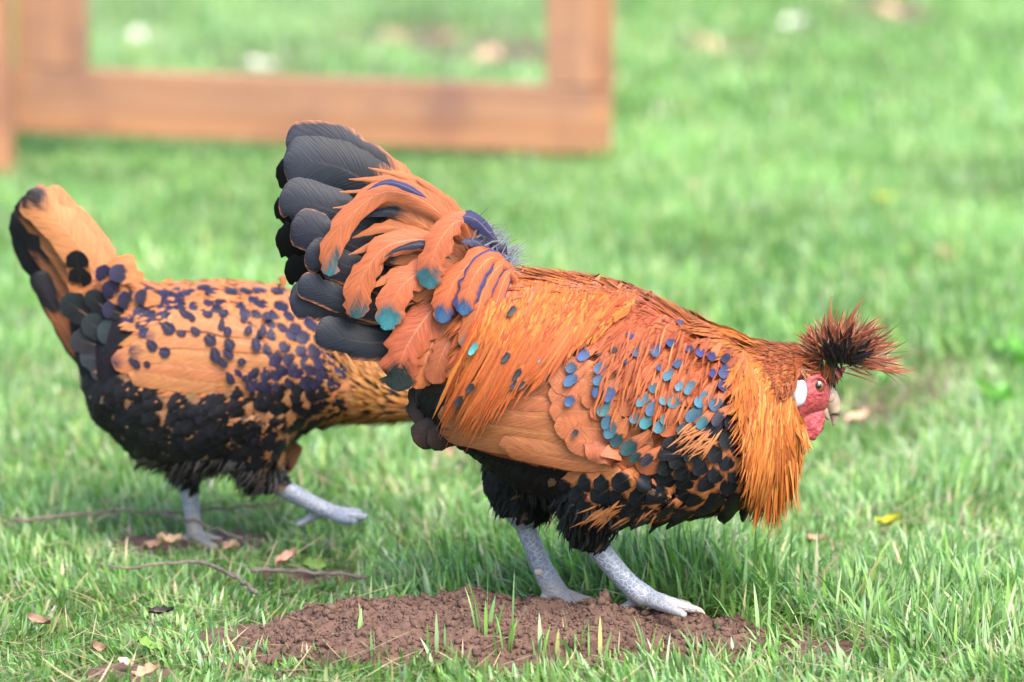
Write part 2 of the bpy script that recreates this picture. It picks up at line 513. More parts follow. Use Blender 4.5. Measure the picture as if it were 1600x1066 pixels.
# ------------------------------------------------------------------ grass
def blades(name, x, y, h, wd, lean, az, colr, segs=4, z=None, label=None, flat=False):
    n = len(x)
    z0 = (ground_h(x, y) if z is None else z) - .002
    dx, dy = np.cos(az), np.sin(az)
    t = np.linspace(0, 1, segs + 1)
    ang = lean[:, None] * (0.25 + 1.1 * t[None, :])            # from the vertical
    if flat: ang = lean[:, None] + rng.normal(0, .25, n)[:, None] * (t[None, :] - .5)
    ds = h[:, None] / segs
    r = np.concatenate([np.zeros((n, 1)), np.cumsum(np.sin(ang[:, 1:]) * ds, 1)], 1)
    zz = np.concatenate([np.zeros((n, 1)), np.cumsum(np.cos(ang[:, 1:]) * ds, 1)], 1)
    tw = rng.uniform(-.9, .9, n)
    sx, sy = np.cos(az + math.pi / 2 + tw), np.sin(az + math.pi / 2 + tw)
    prof = np.array([.75, 1.0, .92, .62, 0.02]) if segs == 4 else np.interp(t, [0, .25, .5, .75, 1], [.75, 1, .92, .62, .02])
    half = wd[:, None] * .5 * prof[None, :]
    cxx = x[:, None] + dx[:, None] * r; cyy = y[:, None] + dy[:, None] * r; czz = z0[:, None] + zz
    L = np.stack([cxx - sx[:, None] * half, cyy - sy[:, None] * half, czz], -1)
    R = np.stack([cxx + sx[:, None] * half, cyy + sy[:, None] * half, czz], -1)
    v = np.stack([L, R], 2).reshape(n, -1, 3)                  # n, 2(segs+1), 3
    k = 2 * (segs + 1)
    fb = np.array([[2 * i, 2 * i + 1, 2 * i + 3, 2 * i + 2] for i in range(segs)])
    f = (fb[None] + (np.arange(n) * k)[:, None, None]).reshape(-1, 4)
    me = np_mesh(name, v.reshape(-1, 3), [f])
    g = np.interp(t, [0, .3, 1], [0, .8, 1])                   # pale sheath at the base
    base = np.array([.16, .19, .07])
    cc = colr[:, None, :] * g[None, :, None] + base[None, None, :] * (1 - g)[None, :, None]
    cc = np.repeat(cc, 2, axis=1)
    col_attr(me, 'Col', cc.reshape(-1, 3))
    o = link(name, me, None, M_GRASS)
    tag(o, label, None, None, 'stuff')
    return o

def grass_colour(x, y, n, fr=1.7, amp=1.0):
    pal = np.array([[.100, .230, .046], [.145, .290, .060], [.205, .345, .092], [.060, .145, .032], [.300, .400, .160], [.36, .34, .14], [.38, .30, .17]])
    big = snoise(x, y, 40, 3, fr) * amp
    pr = np.stack([np.full(n, .26), np.full(n, .26), .20 + .25 * np.clip(big, 0, 1), .12 + .30 * np.clip(-big, 0, 1), .11 + .25 * np.clip(big, 0, 1), np.full(n, .03), np.full(n, .022)], 1)
    pr /= pr.sum(1, keepdims=True)
    c = (rng.random(n)[:, None] > np.cumsum(pr, 1)).sum(1).clip(0, 6)
    colr = pal[c] * rng.uniform(.75, 1.25, (n, 1)) * (1 + .35 * np.clip(snoise(x, y, 44, 2, fr * 1.7), -1, 1)[:, None] * (amp > 1)) * (1.10 if amp > 1 else 1.0)  # mottled; far and side lawn painted slightly paler, imitating washed-out distance
    colr[:, 2] *= rng.uniform(.8, 1.6, n)
    return colr

def scatter(n, y0, y1, margin):
    y = y0 + (y1 - y0) * rng.random(n * 2)
    hw = (y + CAM_D) * .137 + margin
    wmax = hw.max()
    x = rng.uniform(-1, 1, n * 2) * wmax
    k = np.abs(x) < hw
    return x[k], y[k]

# near lawn
x, y = scatter(105000, -.42, 1.15, .16)
b_ = bare(x, y)
tuft = snoise(x, y, 60, 3, 7.0)
k = rng.random(len(x)) > np.clip(b_ * 1.05 - .02, 0, .985) + np.clip(-tuft * .45, 0, .4)
x, y, tuft, b_ = x[k], y[k], tuft[k], b_[k]
n = len(x)
lush = np.clip(1 - ((x - .14) / .3) ** 2 - ((y - .14) / .14) ** 2, 0, 1) + .7 * np.clip(1 - ((x - .5) / .25) ** 2 - ((y - .05) / .2) ** 2, 0, 1)
h = (.014 + .030 * rng.random(n) ** 2.0) * (1 + .8 * tuft) * (1 + .85 * lush)
h *= np.where(y < -.1, .82, 1.0) * np.clip(1 - .42 * np.clip((-.05 - x) / .12, 0, 1) * np.clip((.42 - y) / .1, 0, 1), .5, 1)
wd = rng.uniform(.0013, .0040, n) * (1 + .25 * lush)
lean = np.abs(rng.normal(.75, .45, n)).clip(.05, 1.5)
az = rng.uniform(0, 2 * math.pi, n) * .55 + 6.0 * snoise(x, y, 70, 2, 5.0)
blades('lawn_grass', x, y, h, wd, lean, az, grass_colour(x, y, n), 4, label='short green lawn grass around the two chickens')
# mid and far lawn
x, y = scatter(62000, 1.15, 3.2, .3)
k = rng.random(len(x)) > bare(x, y) * .95
x, y = x[k], y[k]; n = len(x)
tuft = snoise(x, y, 61, 3, 3.0)
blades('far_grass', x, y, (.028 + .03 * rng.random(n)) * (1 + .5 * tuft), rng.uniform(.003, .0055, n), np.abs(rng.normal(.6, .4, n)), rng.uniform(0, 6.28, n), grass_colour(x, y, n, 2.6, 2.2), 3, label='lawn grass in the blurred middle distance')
x, y = scatter(80000, 3.2, 8.3, .4)
k = rng.random(len(x)) > bare(x, y) * .95
x, y = x[k], y[k]; n = len(x)
tuft = snoise(x, y, 62, 3, 2.0)
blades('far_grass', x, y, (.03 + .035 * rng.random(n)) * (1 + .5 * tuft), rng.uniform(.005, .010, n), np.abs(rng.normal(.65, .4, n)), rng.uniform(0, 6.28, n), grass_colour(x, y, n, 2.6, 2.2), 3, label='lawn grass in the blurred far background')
# the lawn goes on to both sides
n = 150000
y = -1.2 + 9.7 * rng.random(n) ** 1.25
hw = (y + CAM_D) * .137
x = np.where(rng.random(n) < .5, -1, 1) * (hw + np.where(y < 1.15, .12, .25) + 1.7 * rng.random(n) ** 1.3)
tuft = snoise(x, y, 61, 3, 3.0)
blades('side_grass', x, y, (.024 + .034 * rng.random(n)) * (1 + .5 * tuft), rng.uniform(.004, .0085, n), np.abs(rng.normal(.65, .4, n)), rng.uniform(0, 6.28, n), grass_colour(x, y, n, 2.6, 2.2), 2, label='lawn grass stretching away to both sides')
# sprigs of grass in front of and in the mound
sp = []
for px, py, cnt, hh in ((540, 1006, 2, .020), (560, 1040, 2, .026), (650, 1060, 3, .03), (762, 1046, 9, .046), (745, 1030, 3, .048), (790, 1062, 8, .04), (1010, 1062, 7, .038), (880, 1064, 7, .035), (700, 1064, 6, .03), (1175, 1020, 4, .046), (1120, 1060, 7, .03), (590, 1060, 4, .025), (920, 1064, 6, .03), (840, 1064, 6, .03), (960, 1062, 5, .03), (1195, 990, 2, .04)):
    g = G(px, py, .01)
    for _ in range(5): g = G(px, py, float(mound_surface(g.x, g.y)) + .004)
    for i in range(cnt):
        sp.append((g.x + random.gauss(0, .006), g.y + random.gauss(0, .005), hh * random.uniform(.6, 1.25)))
sp = np.array(sp); n = len(sp)
blades('grass_sprigs', sp[:, 0], sp[:, 1], sp[:, 2], rng.uniform(.002, .0036, n), np.abs(rng.normal(.3, .25, n)), rng.uniform(0, 6.28, n), grass_colour(sp[:, 0], sp[:, 1], n) * 1.25, 4, z=np.maximum(mound_surface(sp[:, 0], sp[:, 1]), ground_h(sp[:, 0], sp[:, 1])), label='green grass sprigs poking through the soil heap')
# dead straw lying in the thatch
x, y = scatter(3000, -.4, 1.1, .1)
n = len(x)
sc_ = np.where(rng.random((n, 1)) < .5, np.array([[.42, .33, .20]]), np.array([[.30, .20, .12]]))
blades('dead_straw', x, y, rng.uniform(.02, .055, n), rng.uniform(.0009, .002, n), np.full(n, 1.42) + rng.uniform(-.25, .12, n), rng.uniform(0, 6.28, n), sc_ * rng.uniform(.7, 1.3, (n, 1)), 4, z=ground_h(x, y) + .006 + .014 * rng.random(n), label='dead straw stalks lying flat in the grass', flat=True)

# ------------------------------------------------------------------ wooden frame
def board(name, c, sx, sy, sz, parent, rot=0, bev=.004):
    bm = bmesh.new()
    bmesh.ops.create_cube(bm, size=1)
    bmesh.ops.scale(bm, vec=(sx, sy, sz), verts=bm.verts)
    bmesh.ops.bevel(bm, geom=bm.edges[:], offset=bev, segments=2, affect='EDGES', profile=.6)
    me = bpy.data.meshes.new(name); bm.to_mesh(me); bm.free()
    o = link(name, me, None, M_WOOD)
    o.parent = parent
    o.location = c
    o.rotation_euler = (0, rot, 0)
    return o
FY = 2.88
fl = P(25, 205, FY + .10); fr = P(955, 240, FY - .02)
fr_e = empty('wooden_frame', (fl.x, fl.y, .012))
d = fr - fl; Lr = math.hypot(d.x, d.y)
fr_e.rotation_euler = (0, 0, math.atan2(d.y, d.x))
tag(fr_e, 'reddish timber frame with wire mesh standing on the lawn behind the chickens', 'wooden frame')
z0 = fl.z - .012
slope = math.atan2(fl.z - fr.z, Lr)
H = .104
zc = (fl.z + fr.z) / 2 - .012
board('bottom_rail', (Lr / 2, 0, zc + H / 2), Lr, .042, H, fr_e, slope)
def stile(cx, wdt, rot=0.0):
    zb = zc + H + (Lr / 2 - cx) * math.tan(slope) + .002
    hh = .95
    board('stile', (cx, .002, zb + hh / 2), hh, .040, wdt, fr_e, math.pi / 2)
stile(.062, .112)
stile(Lr - .050, .104)
board('top_rail', (Lr / 2, .001, zc + H + .95 + H / 2 + .01), Lr, .042, H, fr_e, 0)
def leg(cx):
    zb = zc + (Lr / 2 - cx) * math.tan(slope)
    board('leg', (cx, .004, (zb - .02) / 2), .05, .034, max(zb + .0, .01) + .02, fr_e)
leg(Lr - .085)
# hardware cloth stapled on the back of the frame
vs, fs = [], []
def wire(a, b_, r=.00028):
    a, b_ = Vector(a), Vector(b_)
    d = (b_ - a).normalized(); s = d.cross(Vector((0, 1, 0))).normalized() * r; t = Vector((0, r, 0))
    i = len(vs)
    for p in (a, b_):
        for q in (s, t, -s, -t): vs.append((p + q)[:])
    for k in range(4): fs.append((i + k, i + (k + 1) % 4, i + 4 + (k + 1) % 4, i + 4 + k))
zt = zc + H + .95
step = .0127
k = 0
while .03 + k * step < Lr - .03:
    wire((.03 + k * step, -.0235, zc + .05), (.03 + k * step, -.0235, zt)); k += 1
k = 0
while zc + .05 + k * step < zt:
    wire((.03, -.0248, zc + .05 + k * step), (Lr - .03, -.0248, zc + .05 + k * step)); k += 1
mw = link('wire_mesh', np_mesh('wire_mesh', np.array(vs), [np.array(fs)], False), None, M_WIRE)
mw.parent = fr_e
tag(mw, kind='stuff')
# neighbouring post at the left edge
pl = P(12, 262, FY - .12)
pe = board('timber_post', (pl.x - .035, pl.y, .60), 1.24, .09, .085, None, math.pi / 2)
tag(pe, 'upright timber post cut off by the left edge beside the frame', 'post')

# ------------------------------------------------------------------ twigs, leaves, weeds
def tube_mesh(name, pts, radii, ns=7, cap=True):
    pts = [Vector(p) for p in pts]
    vs, fs = [], []
    up = Vector((0, 0, 1))
    for i, p in enumerate(pts):
        t = (pts[min(i + 1, len(pts) - 1)] - pts[max(i - 1, 0)]).normalized()
        a = t.cross(up)
        if a.length < 1e-3: a = Vector((1, 0, 0))
        a.normalize(); b_ = a.cross(t).normalized()
        for k in range(ns):
            th = 2 * math.pi * k / ns
            vs.append((p + (a * math.cos(th) + b_ * math.sin(th)) * radii[i])[:])
    for i in range(len(pts) - 1):
        for k in range(ns):
            fs.append((i * ns + k, i * ns + (k + 1) % ns, (i + 1) * ns + (k + 1) % ns, (i + 1) * ns + k))
    me = bpy.data.meshes.new(name)
    if cap:
        fs.append(tuple(reversed(range(ns)))); fs.append(tuple(range((len(pts) - 1) * ns, len(pts) * ns)))
    me.from_pydata(vs, [], fs)
    me.polygons.foreach_set('use_smooth', [True] * len(me.polygons))
    me.update()
    return me

def twig(pxs, r0, r1, z, label, side=()):
    c = catmull([G(a, b_, z)[:] for a, b_ in pxs], 18)
    for i in range(18):
        c[i] += np.array([random.gauss(0, .0007), random.gauss(0, .0007), random.gauss(0, .0009)])
    c0 = c.mean(0).copy(); c0[2] = 0
    o = link('twig', tube_mesh('twig', c, np.linspace(r0, r1, 18) * rng.uniform(.85, 1.15, 18)), None, M_TWIG)
    tag(o, label, 'twig', 'twigs lying in the grass')
    for (i, ddx, ddy, ddz) in side:
        e = c[i] + np.array([ddx, ddy, ddz])
        s = link('side_shoot', tube_mesh('side_shoot', catmull([c[i], (c[i] + e) / 2 + np.array([0, 0, .002]), e], 6), np.linspace(r1 * .9, r1 * .5, 6)), o, M_TWIG)
    return o
twig([(18, 815), (90, 808), (180, 801), (250, 800), (330, 797), (395, 790), (445, 782)], .0019, .0010, .025, 'long thin brown twig lying behind the feet of the hen', ((6, .02, -.01, .01), (11, .018, .012, .006)))
twig([(250, 803), (300, 815), (345, 828), (378, 842)], .0015, .0010, .026, 'short dark twig crossing under the hen near its standing foot')
twig([(168, 888), (230, 884), (305, 879), (340, 888), (372, 905), (402, 924)], .0012, .0020, .023, 'bent pale twig in the grass left of the soil heap', ((11, .014, -.016, -.004),))
twig([(392, 893), (450, 893), (500, 896), (575, 902)], .0022, .0015, .018, 'straight pale stick lying in the grass above the soil heap')

def leaf_mesh(Lh, Wh, curl, lobed, colr, seed):
    r = random.Random(seed)
    nu, nv = 9, 5
    vs, cs = [], []
    for i in range(nu):
        v = i / (nu - 1)
        ww = Wh * math.sin(math.pi * min(max(v, .02), .985) ** .8) ** .8
        if lobed: ww *= .62 + .38 * abs(math.cos(v * math.pi * 3.2))
        for j in range(nv):
            u = j / (nv - 1) * 2 - 1
            x_ = (v - .5) * Lh
            y_ = u * ww * .5
            z_ = curl * Lh * (1.0 * u * u * .35 + .6 * (v - .5) ** 2) + r.uniform(-.09, .09) * Lh * abs(u)
            vs.append((x_, y_, z_)); k = r.uniform(.8, 1.2)
            cs.append([c * k * (1.25 if j == 2 else 1) for c in colr])
    f = [(i * nv + j, i * nv + j + 1, (i + 1) * nv + j + 1, (i + 1) * nv + j) for i in range(nu - 1) for j in range(nv - 1)]
    me = np_mesh('dead_leaf', np.array(vs), [np.array(f)])
    col_attr(me, 'Col', np.array(cs))
    return me
TAN, BRN, DRK, PNK, YEL, PALE, GRN = (.32, .21, .13), (.17, .10, .065), (.025, .02, .016), (.46, .27, .19), (.45, .42, .04), (.62, .58, .52), (.10, .17, .03)
LEAVES = [
 (262, 850, .030, .020, .7, 1, TAN, 'crumpled tan leaf beside the hen foot'),
 (238, 858, .022, .014, .9, 1, BRN, 'small brown curled leaf left of the crumpled tan leaf'),
 (365, 858, .022, .015, .9, 0, TAN, 'pale folded leaf between the hen and the bent twig'),
 (448, 876, .030, .012, .8, 0, PNK, 'pinkish curled leaf lying above the straight pale stick'),
 (490, 885, .030, .017, .4, 0, GRN, 'dull green broad leaf lying on the straight pale stick'),
 (252, 958, .026, .012, .6, 1, DRK, 'almost black rotten leaf in the grass at lower left'),
 (232, 1010, .030, .018, .3, 0, GRN, 'olive green leaf low in the grass near the bottom edge'),
 (195, 1037, .017, .013, .5, 0, PNK, 'small orange tan leaf near the bottom edge'),
 (60, 972, .026, .012, .6, 0, BRN, 'upright brown leaf at the far left of the near grass'),
 (152, 1015, .016, .012, 1.0, 0, BRN, 'tiny dark brown curled leaf left of the olive leaf'),
 (460, 712, .030, .018, .6, 1, BRN, 'reddish brown leaf behind the striding hen leg'),
 (700, 712, .032, .020, .5, 0, PNK, 'pale orange leaf seen under the rooster wing tip'),
 (232, 1052, .030, .016, .5, 1, TAN, 'torn tan leaf at the bottom edge left of the soil'),
 (1590, 925, .014, .009, .7, 0, PALE, 'tiny whitish leaf scrap at the right edge'),
 (1120, 880, .024, .012, .7, 1, BRN, 'brown leaf in the grass right of the rooster feet'),
 (1275, 845, .022, .009, .7, 0, PNK, 'thin pinkish leaf in the grass below the rooster breast'),
 (1480, 402, .050, .034, .4, 0, PNK, 'blurred pink tan leaf in the middle of the right lawn'),
 (1512, 362, .036, .026, .4, 1, DRK, 'blurred dark leaf just above the pink tan leaf'),
 (1385, 312, .044, .036, .4, 0, YEL, 'blurred yellow leaf on the right lawn'),
 (1525, 182, .060, .046, .4, 0, PNK, 'blurred pale pink leaf at upper right'),
 (1243, 38, .075, .060, .4, 0, PALE, 'blurred white leaf near the top edge'),
 (1390, 20, .080, .055, .4, 0, PNK, 'blurred pinkish leaf at the top edge right of the white one'),
 (1110, 78, .080, .060, .4, 0, PNK, 'blurred pinkish leaf on the bare patch right of the frame'),
 (1090, 295, .050, .036, .4, 1, TAN, 'blurred tan leaf above the back of the rooster'),
 (410, 108, .090, .060, .4, 0, PALE, 'blurred whitish leaf seen just above the bottom rail'),
 (222, 62, .080, .060, .4, 0, PALE, 'blurred whitish leaf seen through the left of the frame'),
 (770, 88, .080, .060, .4, 1, PNK, 'blurred pinkish leaf on bare soil seen through the frame'),
 (700, 60, .080, .050, .4, 1, BRN, 'blurred brown leaf on bare soil seen through the frame'),
 (620, 60, .080, .050, .4, 1, TAN, 'blurred tan leaf left of the brown one seen through the frame'),
 (1330, 940, .020, .008, .6, 0, TAN, 'thin tan leaf scrap in the grass at lower right'),
 (1385, 820, .034, .007, .8, 0, YEL, 'narrow yellowed leaf standing in the right grass'),
 (1440, 555, .040, .026, .5, 1, BRN, 'brown leaf on the bare patch in front of the rooster beak'),
 (1340, 655, .034, .020, .5, 1, PNK, 'pinkish leaf on the ground right below the rooster beak'),
]
for i, (px, py, L_, W_, cu, lob, colr, lab) in enumerate(LEAVES):
    far = py < 450
    p = G(px, py, .026 if far else .011)
    me = leaf_mesh(L_ * .8, W_ * .8, cu, lob, tuple(c * (.85 if far else 1) for c in colr), i)
    o = link('dead_leaf', me, None, M_LEAF)
    o.location = p
    o.rotation_euler = (random.uniform(.25, .7), random.uniform(-.4, .4), random.uniform(-.8, .8))
    tag(o, lab, 'leaf', 'dead leaves scattered over the lawn')

def weed(px, py, nl, Lh, label):
    p = G(px, py, 0)
    e = empty('weed', p)
    tag(e, label, 'weed', 'broad leaved weeds in the lawn')
    for k in range(nl):
        me = leaf_mesh(Lh * random.uniform(.7, 1.1), Lh * .55, .25, 0, random.choice(((.10, .28, .04), (.14, .33, .06), (.08, .22, .05))), 900 + k + int(px))
        me.name = 'leaf'
        o = link('leaf', me, e, M_GRASS)
        az_ = 2 * math.pi * k / nl + random.uniform(-.3, .3)
        o.location = (math.cos(az_) * Lh * .5, math.sin(az_) * Lh * .5, .018 + random.uniform(0, .02))
        o.rotation_euler = (0, -random.uniform(.3, .8), az_)
weed(1560, 655, 6, .034, 'broad leaved weed at the right edge of the lawn')
weed(1590, 590, 5, .034, 'second broad leaved weed above the one at the right edge')
weed(1380, 520, 4, .030, 'small bright green weed behind the rooster crest')
weed(1375, 625, 4, .026, 'small light green weed in front of the rooster beak')

# ------------------------------------------------------------------ feathers
FAC = [(.50, .39, .37)]
def og(c):
    """one place to trim the ground colour of all orange plumage"""
    if c is None or c[0] < .29: return c
    return tuple(x * f for x, f in zip(c, FAC[0]))

class FB:
    """collects feather blades; build() links them as one mesh object"""
    def __init__(s):
        s.v, s.f, s.uv, s.A, s.B, s.E, s.q, s.sd, s.n = [], [], [], [], [], [], [], [], 0

    def add(s, pts, nrm, half, colA, colB=None, colE=None, tip=2.0, edge=-1.0, vv=None, nv=5, camber=.25, fray=.06, split=0.0, side=0):
        colA, colB, colE = og(colA), og(colB), og(colE)
        pts = np.asarray(pts, float); nrm = np.asarray(nrm, float); half = np.asarray(half, float)
        n = len(pts)
        t = np.gradient(pts, axis=0)
        t /= np.linalg.norm(t, axis=1, keepdims=True) + 1e-12
        nrm = nrm - (nrm * t).sum(1, keepdims=True) * t
        nrm /= np.linalg.norm(nrm, axis=1, keepdims=True) + 1e-12
        sd = np.cross(nrm, t)
        vv = np.linspace(0, 1, n) if vv is None else vv
        u = np.linspace(-1, 1, nv)
        hw = half[:, None] * np.ones(nv)[None]
        if fray:
            hw = hw * (1 + rng.normal(0, fray, (n, nv)) * (np.abs(u)[None] > .6))
        if split and n > 6:
            for _ in range(int(split)):
                i = rng.integers(n // 3, n - 2); side = 0 if rng.random() < .5 else nv - 1
                hw[i, side] *= rng.uniform(.6, .85)
        # barbs sweep forward: edge points sit slightly nearer the tip
        sw = np.abs(u)[None, :, None] * half[:, None, None] * .0
        v = pts[:, None] + sd[:, None] * (u[None, :, None] * hw[:, :, None]) - nrm[:, None] * (camber * (u ** 2)[None, :, None] * half[:, None, None]) + sw
        i = np.arange(n * nv).reshape(n, nv) + s.n
        s.f.append(np.stack([i[:-1, :-1], i[:-1, 1:], i[1:, 1:], i[1:, :-1]], -1).reshape(-1, 4))
        s.v.append(v.reshape(-1, 3)); s.n += n * nv
        s.uv.append(np.stack([np.tile((u + 1) / 2, n), np.repeat(vv, nv)], 1))
        k = n * nv
        colB = colA if colB is None else colB
        colE = colA if colE is None else colE
        for L_, c in ((s.A, colA), (s.B, colB), (s.E, colE)):
            L_.append(np.tile(np.array(c, float), (k, 1)))
        s.sd.append(np.full(k, float(side), np.float32))
        s.q.append(np.tile(np.array([tip, edge, rng.random()]), (k, 1)))

    def build(s, name, parent, kind=None, label=None):
        me = np_mesh(name, np.concatenate(s.v), [np.concatenate(s.f)])
        uv_layer(me, np.concatenate(s.uv))
        col_attr(me, 'colA', np.concatenate(s.A)); col_attr(me, 'colB', np.concatenate(s.B)); col_attr(me, 'colE', np.concatenate(s.E))
        a = me.attributes.new('fpar', 'FLOAT_VECTOR', 'POINT')
        a.data.foreach_set('vector', np.concatenate(s.q).astype(np.float32).ravel())
        a = me.attributes.new('side', 'FLOAT', 'POINT'); a.data.foreach_set('value', np.concatenate(s.sd))
        me.materials.append(M_FEATHER)
        o = bpy.data.objects.new(name, me)
        COL.objects.link(o)
        child(o, parent)
        tag(o, label, kind=kind)
        return o

def prof(kind, vv, L, W):
    """half width along a feather"""
    if kind == 'broad':
        e = min(.45, .5 * W / L)
        b = .45 + .55 * np.clip(vv / .35, 0, 1) ** .8
        c = np.clip(1 - ((vv - (1 - e * .8)) / (e * .8)).clip(0, 1) ** 2.6, 0, 1) ** .55
        return W / 2 * b * np.maximum(c, .06)
    if kind == 'oval':
        e = min(.6, .6 * W / L)
        b = .45 + .55 * np.clip(vv / .45, 0, 1)
        c = np.sqrt(np.clip(1 - ((vv - (1 - e)) / e).clip(0, 1) ** 2, 0, 1))
        return W / 2 * b * np.maximum(c, .08)
    if kind == 'sickle':
        e = min(.4, .75 * W / L)
        b = .35 + .65 * np.sin(np.clip(vv / .7, 0, 1) * math.pi / 2)
        c = np.sqrt(np.clip(1 - ((vv - (1 - e)) / e).clip(0, 1) ** 2, 0, 1))
        return W / 2 * b * np.maximum(c, .06)
    b = np.clip(vv / .3, 0, 1) ** .6 * np.clip((1 - vv) / .55, 0, 1) ** .8       # lance
    return W / 2 * np.maximum(b, .05)

def jit(c, a=.15, hue=.06):
    k = random.uniform(1 - a, 1 + a)
    return tuple(max(.002, x * k * random.uniform(1 - hue, 1 + hue)) for x in c)

def tipspace(n):
    s = np.linspace(0, 1, n)
    return 1 - (1 - s) ** 1.45

# ------------------------------------------------------------------ bird bodies
def loft_into(bm, rings, Y, ns=28, expo=2.3):
    prev, first = None, None
    for (T, B, hw) in rings:
        t, b = P(T[0], T[1], Y), P(B[0], B[1], Y)
        c, a = (t + b) / 2, (t - b) / 2
        vs = []
        for k in range(ns):
            th = 2 * math.pi * k / ns
            cs, sn = math.cos(th), math.sin(th)
            f = (abs(cs) ** expo + abs(sn) ** expo) ** (-1 / expo)
            vs.append(bm.verts.new(c + a * (cs * f) + Vector((0, hw * sn * f, 0))))
        if prev:
            for k in range(ns):
                bm.faces.new((prev[k], prev[(k + 1) % ns], vs[(k + 1) % ns], vs[k]))
        else:
            first = vs
        prev = vs
    bm.faces.new(list(reversed(first))); bm.faces.new(prev)

def tube_into(bm, pts, radii, n=18, ns=14, flat=None):
    cps = catmull(pts, n)
    rr = np.interp(np.linspace(0, 1, n), np.linspace(0, 1, len(radii)), radii)
    me = tube_mesh('t', cps, rr, ns)
    bm.from_mesh(me)
    bpy.data.meshes.remove(me)

def ball_into(bm, c, r, sc=(1, 1, 1)):
    q = bmesh.ops.create_icosphere(bm, subdivisions=3, radius=r)
    for v in q['verts']:
        v.co = Vector((v.co.x * sc[0], v.co.y * sc[1], v.co.z * sc[2])) + Vector(c)

def finish_body(bm, voxel=.0022):
    bmesh.ops.recalc_face_normals(bm, faces=bm.faces[:])
    me = bpy.data.meshes.new('tmp'); bm.to_mesh(me); bm.free()
    o = bpy.data.objects.new('tmp', me); COL.objects.link(o)
    r = o.modifiers.new('r', 'REMESH'); r.mode = 'VOXEL'; r.voxel_size = voxel; r.use_smooth_shade = True
    s = o.modifiers.new('s', 'SMOOTH'); s.factor = .5; s.iterations = 5
    dg = bpy.context.evaluated_depsgraph_get()
    out = bpy.data.meshes.new_from_object(o.evaluated_get(dg))
    bpy.data.objects.remove(o); bpy.data.meshes.remove(me)
    out.name = 'body'
    for p in out.polygons: p.use_smooth = True
    return out

class Bird:
    def __init__(s, root, me, Y):
        s.root, s.me, s.Y = root, me, Y
        s.bvh = BVHTree.FromPolygons([v.co[:] for v in me.vertices], [p.vertices[:] for p in me.polygons])

    def surf(s, px, py):
        d = ray(px, py).normalized()
        h, n, i, dist = s.bvh.ray_cast(CAMV, d)
        if h is None: return None, None
        if n.dot(d) > 0: n = -n
        return h, n

    def lay(s, pxs, n, off0, off1, ss=None):
        """follow a pixel path over the near side of the body; leaves the body smoothly where it ends"""
        path = catmull([(a, b) for a, b in pxs], n, ss)
        pts, nr = [], []
        lastY, lastN = None, Vector((0, -1, .3)).normalized()
        for i, (a, b) in enumerate(path):
            h, nn = s.surf(a, b)
            if h is None:
                y = lastY if lastY is not None else s.Y
                h, nn = P(a, b, y), lastN
            else:
                if lastY is not None and abs(h.y - lastY) > .02:      # falls off to something behind
                    h, nn = P(a, b, lastY), lastN
            lastY, lastN = h.y, nn
            k = i / (n - 1)
            pts.append(h); nr.append(nn)
        pts = [np.array(p) for p in pts]; nr = [np.array(q) for q in nr]
        P_, N_ = np.array(pts), np.array(nr)
        for _ in range(2):                                        # iron out steps
            N_[1:-1] = (N_[:-2] + N_[1:-1] + N_[2:]) / 3
            P_[1:-1] = (P_[:-2] + 2 * P_[1:-1] + P_[2:]) / 4
        N_ /= np.linalg.norm(N_, axis=1, keepdims=True)
        offs = np.interp(np.linspace(0, 1, n), [0, 1], [off0, off1])
        return P_ + N_ * offs[:, None], N_

    def feather(s, fb, pxs, wpx, kind, off0, off1, n=10, nv=5, **kw):
        ss = tipspace(n)
        pts, nr = s.lay(pxs, n, off0, off1, ss)
        L_ = np.linalg.norm(np.diff(pts, axis=0), axis=1).sum()
        sc = np.linalg.norm(np.array(P(800, 533, s.Y) - CAMV)) / F
        fb.add(pts, nr, prof(kind, ss, L_, wpx * sc), vv=ss, nv=nv, **kw)

    def walk(s, p0, dirv, L_, n, off0, off1):
        """walk over the surface from a point along a direction (any side of the bird)"""
        pts, nr = [], []
        p = Vector(p0); d = Vector(dirv)
        for i in range(n):
            loc, nn, idx, _ = s.bvh.find_nearest(p)
            d = (d - nn * d.dot(nn))
            if d.length < 1e-6: d = Vector((0, 0, -1))
            d.normalize()
            k = i / (n - 1)
            pts.append(loc + nn * (off0 + (off1 - off0) * k)); nr.append(nn)
            p = loc + d * (L_ / (n - 1))
        return np.array([q[:] for q in pts]), np.array([q[:] for q in nr])

def solid(name, bm, mat, parent, smooth=True):
    me = bpy.data.meshes.new(name); bm.to_mesh(me); bm.free()
    me.polygons.foreach_set('use_smooth', [smooth] * len(me.polygons))
    me.materials.append(mat)
    o = bpy.data.objects.new(name, me); COL.objects.link(o)
    if parent: child(o, parent)
    return o

def ellipsoid(name, c, r, mat, parent, rot=(0, 0, 0), jitter=0.0, sub=3, seed=0):
    bm = bmesh.new()
    bmesh.ops.create_icosphere(bm, subdivisions=sub, radius=1)
    from mathutils import Euler
    E = Euler(rot).to_matrix()
    for v in bm.verts:
        k = 1 + jitter * noise.noise(v.co * 3.0 + Vector((seed, 0, 0)))
        v.co = E @ Vector((v.co.x * r[0] * k, v.co.y * r[1] * k, v.co.z * r[2] * k)) + Vector(c)
    return solid(name, bm, mat, parent)

